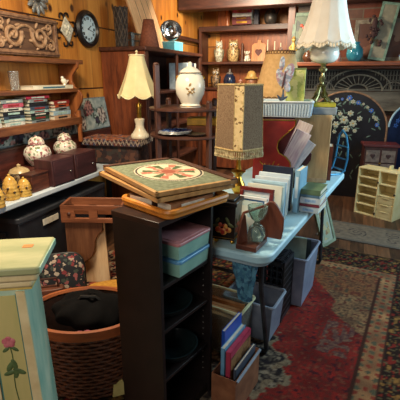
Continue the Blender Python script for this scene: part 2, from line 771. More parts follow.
def rugs():
    x0, x1, t0, t1 = -1.46, 0.30, 0.9, 3.52
    cx, cy = (x0 + x1) / 2, (t0 + t1) / 2
    red, red2 = (164, 48, 42), (118, 34, 32)
    tan, tan2 = (172, 130, 90), (118, 86, 64)
    orange = (150, 92, 58)
    dark, gold = (38, 28, 26), (138, 104, 58)

    def inpoly(x, y, poly):
        c = False
        n = len(poly)
        for i in range(n):
            ax, ay = poly[i]
            bx, by = poly[i - 1]
            if (ay > y) != (by > y) and x < (bx - ax) * (y - ay) / (by - ay) + ax:
                c = not c
        return c
    cen = (-0.86, 1.72)
    hexa = [(-0.115, 2.24), (-0.115, 1.2), (-0.5, 0.62), (-1.2, 0.62), (-1.6, 1.2), (-1.6, 2.24), (-1.25, 2.72), (-1.05, 3.02), (-0.66, 3.02), (-0.52, 2.8), (-0.36, 2.6), (-0.36, 2.46)]

    def fn(x, y):
        p, t = x + cx, y + cy
        # bordering
        d = min(p - x0, x1 - p, t1 - t, t - t0)
        w = nz(p, t, 9)
        w2 = nz(p, t, 24, 3)
        w3 = nz(p, t, 55, 5)
        if d < 0.03:
            return mixc(dark, gold, 0.25 + w2)
        if d < 0.30:
            s = math.sin((p + 0.07 * w) * 52 + 2 * w2) * math.sin((t + 0.07 * w2) * 47 + 2 * w)
            c = dark
            if s + w2 * 0.9 > 0.5:
                c = mixc(gold, dark, 0.3 + w3)
            elif s + w3 < -0.62:
                c = (112, 40, 34)
            elif w3 > 0.3:
                c = (88, 82, 60)
            return c
        if d < 0.315:
            return (60, 40, 34)
        if d < 0.42:
            s = math.sin(p * 70) * math.sin(t * 70)
            c = mixc(tan2, tan, 0.5 + w)
            if s + w2 * 0.6 > 0.55:
                c = (128, 58, 46)
            elif s + w2 < -0.6:
                c = (84, 84, 68)
            return c
        if d < 0.43:
            return (70, 44, 36)
        if inpoly(p + 0.012 * w2, t + 0.012 * w2, hexa):
            dx, dy = p - cen[0] + 0.05 * w + .02 * w2, t - cen[1] + 0.05 * w2
            m = abs(dx) / 0.47 + abs(dy) / 0.68
            wob = 0.08 * math.sin(math.atan2(dy, dx) * 14)
            if m + wob < 0.9:
                c = mixc((44, 38, 38), (158, 142, 120), 0.42 + w2 * 1.1 + w3 * 1.1)
                if abs(math.sin(dx * 40 + 4 * w2) * math.sin(dy * 40 + 4 * w)) > 0.72:
                    c = (48, 42, 46)
                return c
            if m + wob < 1.0:
                return mixc((150, 132, 106), (96, 80, 66), 0.3 + w3)
            c = mixc(red2, red, 0.6 + w + w2 * .4)
            c = mixc(c, (84, 58, 50), 0.25 + 0.9 * w3)
            if w2 + w3 * 0.5 > 0.42:
                c = mixc(c, (64, 34, 42), 0.7)
            elif w2 + w3 < -0.55:
                c = mixc(c, (132, 92, 68), 0.6)
            if -0.36 < p < -0.18 and 2.0 < t < 2.35 and w2 > -0.1:
                c = mixc((88, 54, 56), (140, 104, 84), 0.5 + w3)
            return c
        c = mixc(tan2, tan, 0.55 + w)
        if t > 2.72:
            c = mixc(c, orange, 0.65 + 0.5 * w)
        c = mixc(c, (70, 52, 44), 0.3 + w3)
        if w2 + 0.5 * w3 > 0.35:
            c = mixc(c, (104, 52, 44), 0.7)
        elif w2 < -0.38:
            c = mixc(c, (70, 70, 58), 0.7)
        return c
    o = colgrid('rug', x1 - x0, t1 - t0, 176, 262, fn, VCOL('rug_wool', 0.95, 240, 0.45, 0.4, 0.1), None, 'xy', 0.010)
    o.location = t_pt(cx, cy, 0.0115)
    o.rotation_euler = (0, 0, R(RT))
    tag(o, 'large red and tan patterned rug with dark gold border beside the white table', 'rug')

    def fn2(x, y):
        w, w2, w3 = nz(x, y, 12, 8), nz(x, y, 30, 9), nz(x, y, 60, 2)
        c = (34, 24, 30)
        s = math.sin(x * 40 + 3 * w) * math.sin(y * 40 + 3 * w2)
        if s + w2 * 0.6 > 0.3:
            c = (168, 84, 66)
        elif s + w2 < -0.38:
            c = (172, 142, 112)
        elif w3 > 0.3:
            c = (110, 42, 40)
        return c
    o = colgrid('rug', 1.02, 1.6, 100, 160, fn2, VCOL('rug_wool', 0.95), None, 'xy', 0.010)
    o.location = t_pt(-1.98, 1.7, 0.0112)
    o.rotation_euler = (0, 0, R(RT))
    tag(o, 'dark floral rug on the floor behind the woven basket', 'rug')

    def fn3(x, y):
        w, w2 = nz(x, y, 7, 18), nz(x, y, 26, 19)
        c = mixc((104, 94, 82), (126, 114, 98), 0.5 + w2)
        for cxx, cyy, rr in ((-0.2, 0.0, 0.11), (0.12, 0.06, 0.09), (0.12, -0.09, 0.06), (0.32, -0.02, 0.1), (-0.38, -0.06, 0.05)):
            a, r = math.atan2(y - cyy, x - cxx), math.hypot(x - cxx, y - cyy)
            if r < rr and abs(math.sin(a * 1.5 + r * 42 + 3 * w)) < 0.3 + w2 * .5:
                c = (52, 48, 50)
        if abs(y) > 0.21 or abs(x) > 0.52:
            c = (96, 90, 82)
        return c
    o = colgrid('doormat', 1.12, 0.5, 112, 50, fn3, VCOL('mat_weave', 0.95, 200, 0.25), None, 'xy', 0.009)
    o.location = Q(380, 237, 0.0) + Vector((0.0, 0.0, 0.010))
    o.rotation_euler = (0, 0, R(RT))
    tag(o, 'grey mat with dark scrolling flourish between the rug and the cream cubbies', 'mat')


rugs()


# ================================================================== LEFT WALL
def left_wall():
    # wall shelf unit
    o = T('wall_shelf', 'wooden wall shelf with scalloped end bracket under the carved scrolling relief', 'wall shelf', LW(2.0, 0.0, 1.1), RW)
    for z, th, d, x1 in ((0.515, 0.035, 0.19, 1.075), (0.285, 0.03, 0.185, 1.0), (0.03, 0.06, 0.2, 0.985)):
        B().box((x1 / 2 - 0.35, -d / 2, z), (x1 + 0.7, d, th)).build('shelf_board', SHELFW, o, bev=0.004)
    prof = [(0.0, 0.0), (-0.15, 0.0), (-0.165, 0.04), (-0.13, 0.09), (-0.17, 0.13), (-0.21, 0.19), (-0.22, 0.235), (-0.2, 0.275), (-0.15, 0.31), (-0.125, 0.36),
            (-0.13, 0.4), (-0.165, 0.44), (-0.2, 0.475), (-0.2, 0.515), (0.0, 0.515)]
    B().prism(prof, 0.975, 1.0, 'yz').build('end_bracket', WOOD('bracket_wood', (166, 98, 52), (112, 60, 32), 'z'), o, bev=0.003)
    B().box((0.957, -0.185, -0.02), (0.028, 0.03, 0.27)).build('corner_post', WOOD('bracket_wood', (0, 0, 0), (0, 0, 0)), o, bev=0.003)
    # carved relief
    o = T('carved_relief', 'long brown wood relief carved with scrolling leaves', 'wall carving', LW(2.42, 0.012, 1.652), RW)
    dk = WOOD('relief_ground', (110, 80, 58), (72, 48, 36), 'x')
    lt = M('relief_wood', (178, 142, 108), (136, 100, 72), 30, 0.55)
    W, Hh = 1.06, 0.285
    B().box((0, -0.008, Hh / 2), (W, 0.016, Hh)).build('ground_board', dk, o)
    f = B()
    for z in (0.018, Hh - 0.018):
        f.box((0, -0.02, z), (W, 0.04, 0.036)).box((0, -0.028, z), (W, 0.04, 0.014))
    for s in (-1, 1):
        f.box((s * (W / 2 - 0.015), -0.018, Hh / 2), (0.03, 0.036, Hh - 0.07))
    f.build('border_moulding', M('relief_frame', (148, 110, 80), (104, 72, 52), 24, 0.55), o, bev=0.004)
    c = B()

    def scroll(cx, cz, r, turns, a0, sg, rad):
        pts = []
        n = 40
        for k in range(n + 1):
            q = k / n
            a = a0 + sg * q * turns * 2 * PI
            rr = r * (1 - 0.86 * q)
            pts.append((cx + rr * math.cos(a), -0.026, cz + rr * math.sin(a)))
        c.tube(pts, lambda q: rad * (1 - 0.45 * q), 8)
        c.sph(pts[-1], rad * 1.1, 8)
    for i, (cx, sg) in enumerate(((0.33, 1), (0.05, -1), (-0.22, 1), (-0.44, -1))):
        scroll(cx, 0.145, 0.088, 1.5, PI * (0.9 if sg > 0 else 0.1), sg, 0.017)
        scroll(cx + 0.12 * sg, 0.082, 0.045, 1.2, PI * 0.5, -sg, 0.012)
        scroll(cx + 0.10 * sg, 0.215, 0.04, 1.2, -PI * 0.5, sg, 0.012)
        for k in range(7):
            a = PI * 2 * k / 7
            c.sph((cx + 0.1 * math.cos(a), -0.02, 0.145 + 0.085 * math.sin(a)), (0.03, 0.012, 0.012), 8, (0, -math.degrees(a) + 40, 0))
    c.tube([(-0.5 + k * 0.02, -0.02, 0.145 + 0.07 * math.sin(k * 0.02 * 11.5)) for k in range(50)], 0.012, 7)
    c.build('scrollwork', lt, o)
    # silver flower
    o = T('wall_flower', 'silver grey metal flower ornament high above the carved relief', 'wall ornament', LW(2.78, 0.0, 2.08), RW)
    c = B()
    for k in range(12):
        a = 2 * PI * k / 12
        c.sph((0.075 * math.cos(a), -0.025, 0.075 * math.sin(a)), (0.052, 0.012, 0.022), 10, (0, -math.degrees(a), 0))
    c.build('petals', M('pewter', (176, 172, 164), (112, 108, 102), 24, 0.4, 0.6), o)
    B().sph((0, -0.03, 0), (0.03, 0.02, 0.03), 12).build('centre', M('pewter_dark', (110, 106, 100), (80, 76, 72), 24, 0.4, 0.6), o)
    B().cyl((0, -0.0, 0), (0, -0.02, 0), 0.02).build('mount', IRON, o)
    # iron scroll ornament with white tile
    o = T('scroll_ornament', 'dark iron scroll wall ornament around a white diamond tile', 'wall ornament', LW(3.115, 0.0, 1.885), RW, ry=-8)
    c = B()
    for a0 in (0, 90, 180, 270):
        for sg in (-1, 1):
            pts = []
            for k in range(22):
                q = k / 21
                a = R(a0) + sg * (0.5 + q * 4.6)
                r = 0.04 * (1 - 0.6 * q)
                base = Vector((math.cos(R(a0)) * 0.105, 0, math.sin(R(a0)) * 0.105))
                side = Vector((-math.sin(R(a0)), 0, math.cos(R(a0)))) * sg * 0.04
                pts.append(base + side + Vector((r * math.cos(a + PI), -0.012, r * math.sin(a + PI))))
            c.tube(pts, 0.008, 6)
        c.tube([(0.02 * math.cos(R(a0)), -0.01, 0.02 * math.sin(R(a0))), (0.12 * math.cos(R(a0)), -0.01, 0.12 * math.sin(R(a0)))], 0.009, 6)
    c.build('iron_scrolls', IRON, o)
    tl = B()
    s = 0.085
    tl.prism([(0, -s * 1.25), (s, 0), (0, s * 1.25), (-s, 0)], -0.03, -0.012)
    tl.build('tile', M('chalk_tile', (214, 208, 188), (170, 160, 138), 40, 0.7), o, bev=0.006)
    pt = B()
    for k in range(4):
        a = R(45 + 90 * k)
        pt.sph((0.028 * math.cos(a), -0.032, 0.034 * math.sin(a)), (0.026, 0.008, 0.014), 10, (0, -math.degrees(a), 0))
    pt.sph((0, -0.034, 0), (0.012, 0.01, 0.012), 8)
    pt.build('leaf_relief', M('chalk_relief', (232, 226, 206), (190, 182, 160), 40, 0.7), o)
    # clock
    o = T('wall_clock', 'round black wall clock with white numbered face', 'clock', LW(3.42, 0.0, 1.92), RW)
    o.scale = (0.93, 1, 0.93)
    c = B()
    prof = [(0.125, 0), (0.17, 0), (0.178, 0.02), (0.165, 0.045), (0.14, 0.05), (0.125, 0.03)]
    c.lathe(prof, 40, cap0=False, cap1=False)
    bmesh.ops.rotate(c.bm, verts=c.bm.verts, cent=(0, 0, 0), matrix=Matrix.Rotation(R(90), 3, 'X'))
    c.build('rim', M('clock_black', (34, 28, 26), (22, 18, 18), 20, 0.35), o)
    B().cyl((0, -0.001, 0), (0, -0.026, 0), 0.132, seg=40).build('dial', M('dial_white', (206, 222, 226), (186, 204, 210), 10, 0.4), o)
    bd = B()
    for k in range(60):
        a = 2 * PI * k / 60
        r0 = 0.118 if k % 5 else 0.113
        bd.box((0.1225 * math.cos(a), -0.0268, 0.1225 * math.sin(a)), (0.008 if k % 5 else 0.014, 0.0016, 0.0022), (0, -math.degrees(a), 0))
    bd.build('minute_track', BLACK, o)
    hd = B()
    for L_, w_, dg in ((0.062, 0.008, 35), (0.095, 0.006, -15)):
        a = R(dg)
        hd.box((L_ / 2 * math.cos(a), -0.029, L_ / 2 * math.sin(a)), (L_, 0.002, w_), (0, -dg, 0))
    hd.cyl((0, -0.025, 0), (0, -0.031, 0), 0.008)
    hd.build('hands', BLACK, o)
    for k in range(12):
        a = R(90 - 30 * (k + 1))
        cu = D.curves.new('numeral', 'FONT')
        cu.body = ['I', 'II', 'III', 'IV', 'V', 'VI', 'VII', 'VIII', 'IX', 'X', 'XI', 'XII'][k]
        cu.size = 0.036
        cu.align_x = 'CENTER'
        cu.align_y = 'CENTER'
        cu.extrude = 0.0008
        cu.offset = 0.0012
        tmp = D.objects.new('numeral', cu)
        C.objects.link(tmp)
        dg = bpy.context.evaluated_depsgraph_get()
        me = D.meshes.new_from_object(tmp.evaluated_get(dg))
        D.objects.remove(tmp)
        me.materials.clear()
        me.materials.append(BLACK)
        n = D.objects.new('numeral', me)
        C.objects.link(n)
        n.parent = o
        n.location = (0.098 * math.cos(a), -0.0272, 0.098 * math.sin(a))
        n.rotation_euler = (R(90), R(0), 0)
    B().cyl((0, 0, 0), (0, -0.004, 0), 0.16, seg=30).build('back_plate', BLACK, o)
    # long floral canvas leaning at the back of the table
    def roses(ox, half_w, half_h):
        def fn(x, y):
            w, w2, w3 = nz(x + ox, y, 6, 31), nz(x + ox, y, 18, 32), nz(x + ox, y, 42, 33)
            c = mixc((132, 146, 144), (186, 192, 182), 0.5 + w2 + .4 * w3)
            for i in range(24):
                fx = -1.15 + i * 0.083 + 0.02 * math.sin(i * 2.3) - ox
                fy = 0.075 * math.sin(i * 1.9)
                q = math.hypot(x - fx, (y - fy)) / (0.056 + 0.014 * math.sin(i * 3.1))
                q += 0.5 * w2
                if q < 1:
                    base = ((126, 46, 52), (178, 130, 124), (60, 58, 78), (206, 192, 178))[i % 4]
                    c = mixc(base, (46, 30, 36), 0.25 + 1.4 * w3)
                elif q < 1.3 and w3 > 0.0:
                    c = (60, 78, 70)
            if abs(y) > half_h - 0.012 or abs(x) > half_w - 0.012:
                c = mixc((140, 156, 158), (100, 114, 118), 0.5 + w3)
            return c
        return fn
    pm_ = VCOL('canvas_paint', 0.7, 90, 0.2)
    side = M('canvas_side', (166, 172, 168), (136, 144, 142), 40, 0.8)
    o = T('floral_canvas', 'grey canvas of dark roses leaning on the wall right of the scalloped bracket', 'painting', LW(3.29, 0.078, 1.0035), RW, rx=-9)
    colgrid('painted_face', 0.57, 0.3, 90, 44, roses(0.59, 0.285, 0.15), pm_, o, 'xz', 0.0, (0, -0.019, 0.15))
    B().box((0, 0.0, 0.15), (0.57, 0.036, 0.3)).build('stretcher', side, o, bev=0.003)
    o = T('floral_artwork', 'long low grey floral artwork standing under the lowest wall shelf', 'painting', LW(2.42, 0.06, 1.0), RW)
    colgrid('painted_face', 1.14, 0.092, 150, 14, roses(-0.28, 0.57, 0.046), pm_, o, 'xz', 0.0, (0, -0.016, 0.046))
    B().box((0, 0.0, 0.046), (1.14, 0.03, 0.092)).build('stretcher', side, o, bev=0.003)
    # white long book and glass on the middle shelf
    o = book('long white book with a blue title lying on the middle wall shelf', 0.47, 0.13, 0.03, M('white_cover', (232, 224, 200), (214, 204, 178), 20, 0.6), LW(2.7, 0.105, 1.4005), RW, 'flat', mark=M('title_blue', (70, 120, 140), (52, 96, 116), 60, 0.6))
    o = T('porcelain_bird', 'small white china bird standing on the end of the white book', 'figurine', LW(2.9, 0.11, 1.431), RW)
    c = B().sph((0, 0, 0.028), (0.035, 0.02, 0.024), 12, (0, 25, 0)).sph((-0.022, 0, 0.055), 0.015, 10)
    c.cyl((0.02, 0, 0.02), (0.055, 0, 0.035), 0.012, 0.005, 8).cyl((0, 0, 0), (0, 0, 0.02), 0.014, 0.008, 10)
    c.build('body', WHITEC, o)
    B().cyl((-0.034, 0, 0.055), (-0.046, 0, 0.052), 0.005, 0.001, 8).build('beak', BRASS, o)
    o = T('glass_tumbler', 'clear glass tumbler standing left of the white book', 'glass', LW(2.36, 0.1, 1.4005), RW)
    B().lathe([(0.028, 0), (0.034, 0.06), (0.038, 0.135), (0.034, 0.135), (0.030, 0.06), (0.024, 0.008)], 24).build('tumbler_wall', GLASS('clear_glass', (250, 250, 246)), o)
    tag(o, 'clear glass tumbler standing left of the white book', 'glass')
    # paperbacks in stacks
    cols = {'white': (220, 214, 200), 'pink': (190, 84, 104), 'black': (26, 24, 30), 'green': (44, 74, 56), 'mint': (170, 200, 190),
            'grey': (140, 150, 152), 'red': (150, 42, 40), 'orange': (196, 82, 44), 'sky': (168, 196, 210), 'peach': (214, 172, 136), 'slate': (66, 82, 100), 'crimson': (160, 34, 62)}
    mm = {k: M('cover_' + k, v, tuple(int(x * .8) for x in v), 40, 0.45) for k, v in cols.items()}
    stacks = [
        (2.02, 'leftmost stack on the wall shelf', ['white', 'mint', 'black', 'slate', 'pink']),
        (2.245, 'second stack from left on the wall shelf', ['white', 'mint', 'slate', 'black', 'white', 'pink', 'grey']),
        (2.5, 'tall dark stack on the wall shelf', ['grey', 'green', 'black', 'mint', 'slate', 'black', 'grey', 'crimson']),
        (2.765, 'stack beside the scalloped bracket', ['peach', 'sky', 'grey', 'orange', 'red']),
    ]
    ordn = ['bottom', 'second from bottom', 'third from bottom', 'fourth from bottom', 'fifth from bottom', 'sixth from bottom', 'seventh from bottom', 'topmost']
    for u, where, lst in stacks:
        z = 1.1605
        for i, k in enumerate(lst):
            t = random.choice((0.024, 0.028, 0.032, 0.034))
            if len(lst) > 6:
                t *= 0.88
            pos = 'topmost' if i == len(lst) - 1 else ordn[i]
            L_ = 0.17 + random.uniform(0, 0.035)
            if k == 'crimson':
                L_ = 0.24
            b = book('%s paperback, %s in the %s' % (k, pos, where), L_, 0.115, t, mm[k],
                     LW(u + random.uniform(-0.006, 0.006), 0.118, z), RW + random.uniform(-3, 3), 'flat', 'paperbacks lying on the wall shelf',
                     mark=mm[random.choice(['white', 'mint', 'black', 'red'])] if k not in ('red',) else mm['white'])
            z += t + 0.0004
    return


left_wall()


# ================================================================== LEFT TABLE
def left_table():
    TZ = 0.74
    o = T('display_table', 'long narrow white table along the pine wall under the wall shelf', 'table', UV(2.1, VL + 0.25, 0), RW)
    B().box((0.1, -0.0, TZ - 0.0205), (2.8, 0.47, 0.04)).build('tabletop', M('grey_white_top', (206, 214, 220), (188, 198, 206), 6, 0.4), o, bev=0.008)
    for sx in (-1, 1):
        for sy in (-1, 1):
            B().box((0.1 + sx * 1.33, sy * 0.19, (TZ - 0.041) / 2), (0.045, 0.045, TZ - 0.041)).build('leg', BLACK, o, bev=0.004)
    o = T('backboard_box', 'long dark red box at the wall under the floral canvas', 'box', UV(2.7, -2.362, TZ + 0.001), RW)
    B().box((0, 0, 0.12), (1.72, 0.1, 0.24)).build('box_body', WOOD('dark_red_wood', (92, 42, 32), (54, 24, 20), 'x'), o, bev=0.004)
    B().box((0, 0, 0.2495), (1.73, 0.105, 0.018)).build('lid', OAKD, o, bev=0.003)
    # dark crate the jars stand on
    o = T('wooden_crate', 'long low dark red wooden crate under the two floral jars', 'crate', UV(2.54, -2.2, TZ + 0.001), RW)
    B().box((0, 0, 0.055), (0.64, 0.19, 0.11)).build('crate_body', WOOD('dark_red_wood', (92, 42, 32), (54, 24, 20), 'x'), o, bev=0.005)
    B().box((0, -0.097, 0.08), (0.64, 0.008, 0.014)).build('moulding', OAKD, o)
    # floral ginger jars
    fl = PATCH('floral_porcelain', [(206, 170, 160), (150, 92, 92), (116, 130, 96), (232, 226, 208), (226, 218, 198)], 52, 0.3, 0.05, (226, 218, 200), 0.62)
    j = T('ginger_jar', 'squat floral porcelain jar nearer the beehive pots', 'jar', UV(2.38, -2.205, TZ + 0.112), 20, 'floral porcelain jars')
    j.scale = (0.9, 0.9, 1.0)
    p = [(0.06, 0), (0.07, 0.012), (0.1, 0.05), (0.112, 0.09), (0.1, 0.125), (0.07, 0.15), (0.055, 0.158)]
    B().lathe(p, 32).build('body', fl, j)
    B().lathe([(0.056, 0.158), (0.066, 0.162), (0.062, 0.185), (0.045, 0.205), (0.03, 0.213), (0.016, 0.214), (0.0, 0.228)], 28).build('lid', fl, j)
    dup(j, 'floral porcelain jar behind the dark knobbed boxes', UV(2.7, -2.205, TZ + 0.112), 75, group='floral porcelain jars', scale=(0.85, 0.85, 0.93))
    # boxes
    o = T('wooden_box', 'small striped walnut box lying at the table edge before the floral jar', 'box', UV(2.125, -2.02, TZ + 0.001), RW)
    B().box((0, 0, 0.055), (0.165, 0.1, 0.11)).build('box_body', WOOD('walnut_stripe', (104, 54, 36), (58, 28, 22), 'x', 20), o, bev=0.003)
    B().box((0, 0, 0.118), (0.17, 0.105, 0.014)).build('lid', WOOD('walnut_lid', (84, 44, 32), (52, 26, 22), 'x', 14), o, bev=0.003)
    dm = WOOD('purple_brown_wood', (84, 46, 46), (54, 30, 32), 'z')
    for i, (u, w, h, lb) in enumerate(((2.335, 0.185, 0.155, 'dark brown cube box with metal knob nearest the walnut box'), (2.61, 0.19, 0.145, 'dark brown cube box with metal knob nearest the quilted chest'))):
        if i == 0:
            k = T('knob_box', lb, 'box', UV(u, -2.02, TZ + 0.001), RW - 2, 'dark knobbed boxes')
            B().box((0, 0, 0.095), (0.23, 0.165, 0.19)).build('box_body', dm, k, bev=0.004)
            B().box((0, -0.0845, 0.095), (0.2, 0.006, 0.165)).build('door', WOOD('purple_brown_door', (76, 42, 44), (50, 28, 32), 'x'), k, bev=0.002)
            B().sph((0.06, -0.096, 0.085), 0.008, 10).cyl((0.06, -0.086, 0.085), (0.06, -0.096, 0.085), 0.004).build('knob', M('steel', (190, 190, 188), (150, 150, 150), 30, 0.25, 1), k)
        else:
            dup(k, lb, UV(u, -2.022, TZ + 0.001), RW + 1, scale=(1.2, 0.97, 1.0))
    # beehive pots
    bee = M('honey_glaze', (216, 176, 92), (180, 134, 60), 26, 0.25)
    o = T('honey_pot', 'yellow beehive honey pot nearest the walnut box', 'pot', UV(1.985, -1.985, TZ + 0.001), 0, 'beehive honey pots')
    o.scale = (0.9, 0.9, 1.0)
    n = 30
    pr = []
    for k in range(n + 1):
        q = k / n
        r = 0.05 * math.sqrt(max(0.0, 1 - (max(0, q - 0.25) / 0.78) ** 2.2)) * (1 + 0.018 * math.sin(q * 6 * 2 * PI))
        pr.append((max(r, 0.004), q * 0.115))
    B().lathe(pr, 26).build('body', bee, o)
    b2 = B()
    for k in range(5):
        a = R(-90 + (k - 2) * 42)
        b2.sph((0.05 * math.cos(a), 0.05 * math.sin(a), 0.04 + 0.022 * (k % 2)), (0.009, 0.006, 0.006), 8)
    b2.build('bees', M('bee_brown', (64, 40, 24), (40, 24, 16), 50, 0.5), o)
    B().sph((0, 0, 0.12), 0.009, 10).build('lid_knob', bee, o)
    dup(o, 'tallest yellow beehive honey pot, between the other two on the table', Q(12, 199, TZ) + Vector((0, 0, 0.001)), 50, group='beehive honey pots', scale=(1.0, 1.0, 1.3))
    dup(o, 'yellow beehive honey pot cut by the left edge of the photo', Q(-3, 207, TZ) + Vector((0, 0, 0.001)), 100, group='beehive honey pots', scale=(1.0, 1.0, 1.15))
    # lidded dark crock
    o = T('cookie_jar', 'dark painted crock with a tan lid behind the beehive pots', 'jar', UV(2.125, -2.15, TZ + 0.001), 0)
    B().lathe([(0.05, 0), (0.07, 0.03), (0.072, 0.08), (0.062, 0.11)], 28).build('body', PATCH('crock_paint', [(54, 44, 40), (120, 96, 66), (40, 34, 36), (150, 128, 92)], 34, 0.35, 0.0), o)
    B().lathe([(0.066, 0.11), (0.07, 0.118), (0.06, 0.135), (0.03, 0.15), (0.012, 0.152), (0.014, 0.168), (0.0, 0.176)], 28).build('lid', M('tan_glaze', (196, 172, 128), (160, 134, 92), 20, 0.3), o)
    # small penguin like figurines
    for i, (px, py, lb) in enumerate(((25, 184, 'black and white figurine standing just left of the walnut box'), (-1, 190, 'black and white figurine standing at the far left table edge'))):
        if i == 0:
            f = T('figurine', lb, 'figurine', UV(2.0, -2.1, TZ + 0.001), 15, 'black and white figurines')
            B().lathe([(0.026, 0), (0.03, 0.03), (0.024, 0.075), (0.016, 0.09), (0.02, 0.105), (0.014, 0.122), (0.0, 0.13)], 18).build('body', M('glossy_black', (28, 28, 34), (20, 20, 24), 20, 0.2), f)
            B().sph((0, -0.022, 0.05), (0.014, 0.012, 0.034), 12).build('white_front', WHITEC, f)
            B().sph((0, -0.018, 0.108), (0.008, 0.008, 0.006), 8).build('face', WHITEC, f)
        else:
            dup(f, lb, Q(px, py, TZ) + Vector((0, 0, 0.001)), 0, group='black and white figurines')
    # chest and its quilted cloth
    o = T('storage_chest', 'dark floral covered chest at the far end of the white side table', 'chest', UV(3.16, -1.985, TZ + 0.001), -14)
    B().box((0, 0, 0.105), (0.5, 0.26, 0.19)).build('chest_body', PATCH('dark_chintz', [(46, 28, 26), (66, 40, 32), (36, 24, 26), (92, 58, 44), (52, 44, 40)], 30, 0.7, 0.1), o, bev=0.01)
    B().box((0, 0, 0.207), (0.52, 0.275, 0.016)).build('lid', OAKD, o, bev=0.004)
    ft = B()
    for sx in (-1, 1):
        for sy in (-1, 1):
            ft.sph((sx * 0.21, sy * 0.1, 0.008), (0.014, 0.014, 0.008), 8)
    ft.build('feet', OAKD, o)
    q = T('quilted_cloth', 'patchwork cloth with zigzag trimmed edge folded over the floral chest', 'cloth', UV(3.16, -1.985, TZ + 0.2165), -14)
    def fn(x, y):
        w2, w3 = nz(x, y, 26, 41), nz(x, y, 60, 42)
        c = mixc((150, 76, 50), (196, 120, 80), 0.5 + w2)
        if w2 > 0.22:
            c = (70, 46, 40)
        elif w2 < -0.25:
            c = (86, 92, 110)
        elif w3 > 0.3:
            c = (206, 180, 140)
        if x > 0.08 and w3 < 0.1:
            c = mixc(c, (50, 56, 80), 0.55)
        return c
    colgrid('cloth_top', 0.555, 0.31, 60, 34, fn, VCOL('cloth_print', 0.9, 120, 0.3), q, 'xy', 0.012, (0, 0, 0.013))
    z = B()
    for x0, y0, x1, y1, n in ((-0.28, -0.158, 0.28, -0.158, 14), (0.28, -0.158, 0.28, 0.158, 8), (-0.28, -0.158, -0.28, 0.158, 8)):
        pts = [Vector((x0 + (x1 - x0) * k / (2 * n), y0 + (y1 - y0) * k / (2 * n), 0.0 - (0.036 if k % 2 else 0.002))) for k in range(2 * n + 1)]
        z.tube(pts, 0.0055, 6)
        pts = [p + Vector((0, 0, 0.014)) for p in pts]
        z.tube(pts, 0.004, 6)
    z.build('zigzag_trim', M('pale_yarn', (196, 176, 150), (126, 110, 108), 60, 0.9), q)
    hem = B()
    hem.box((0, -0.157, -0.018), (0.555, 0.006, 0.05)).box((-0.279, 0, -0.018), (0.006, 0.31, 0.05)).box((0.279, 0, -0.018), (0.006, 0.31, 0.05))
    hem.build('side_fall', PATCH('cloth_fall', [(60, 36, 34), (96, 50, 42), (58, 58, 78), (44, 32, 36)], 40, 0.9, 0.1), q)


left_table()


# white lamp on the chest
def bell_shade(ht, rb, rt, panels, flare=2.2, scal=0.02, seg=96, rows=24, keel=0.04):
    def fn(a, b):
        th = a * 2 * PI
        z = ht * b
        r = rt + (rb - rt) * ((1 - b) ** flare * 0.62 + (1 - b) * 0.38)
        ph = (a * panels) % 1.0
        r *= 1 - keel * (1 - (2 * ph - 1) ** 2) * (0.4 + 0.6 * (1 - b))
        z -= scal * (1 - b) ** 3 * (1 - (2 * ph - 1) ** 2)
        return Vector((r * math.cos(th), r * math.sin(th), z))
    return B().surf(fn, seg, rows)


def small_lamp():
    g = P(140, 132, 3.62)
    o = T('table_lamp', 'small white lamp with a scalloped cream bell shade on the floral chest', 'lamp', (g.x, g.y, 0.74 + 0.2305), 0)
    k = 1.0
    B().lathe([(0.082, 0), (0.086, 0.012), (0.08, 0.03), (0.06, 0.05), (0.04, 0.085), (0.036, 0.12), (0.044, 0.145), (0.046, 0.165), (0.03, 0.172)], 30).build('base', M('alabaster', (240, 230, 206), (222, 208, 178), 16, 0.25), o)
    B().cyl((0, 0, 0.17), (0, 0, 0.27), 0.022).cyl((0, 0, 0.27), (0, 0, 0.30), 0.03, 0.026).cyl((0, 0, 0.30), (0, 0, 0.70), 0.005).build('stem', BRASS, o)
    sh = M('cream_shade', (240, 226, 176), (228, 212, 160), 10, 0.75)
    s = bell_shade(0.325, 0.178, 0.062, 8, 1.6, 0.03, keel=0.07).build('shade', sh, o, loc=(0, 0, 0.375), solid=0.003)
    tr = B()
    pts = []
    for i in range(97):
        a = i / 96
        ph = (a * 8) % 1.0
        r = 0.181 * (1 - 0.07 * (1 - (2 * ph - 1) ** 2))
        pts.append((r * math.cos(a * 2 * PI), r * math.sin(a * 2 * PI), -0.03 * (1 - (2 * ph - 1) ** 2)))
    tr.tube(pts[:-1], 0.005, 6, closed=True)
    B().tube([(0.064 * math.cos(2 * PI * k / 24), 0.064 * math.sin(2 * PI * k / 24), 0.325) for k in range(24)], 0.006, 6, closed=True).build('top_trim', M('shade_braid', (250, 240, 200), (236, 222, 176), 60, 0.8), s)
    tr.build('scalloped_trim', M('shade_braid', (250, 240, 200), (236, 222, 176), 60, 0.8), s)
    B().cyl((0, 0, 0.70), (0, 0, 0.725), 0.012, 0.006).sph((0, 0, 0.73), 0.012, 10).build('finial', M('ivory', (236, 222, 180), (220, 204, 160), 10, 0.4), o)


small_lamp()


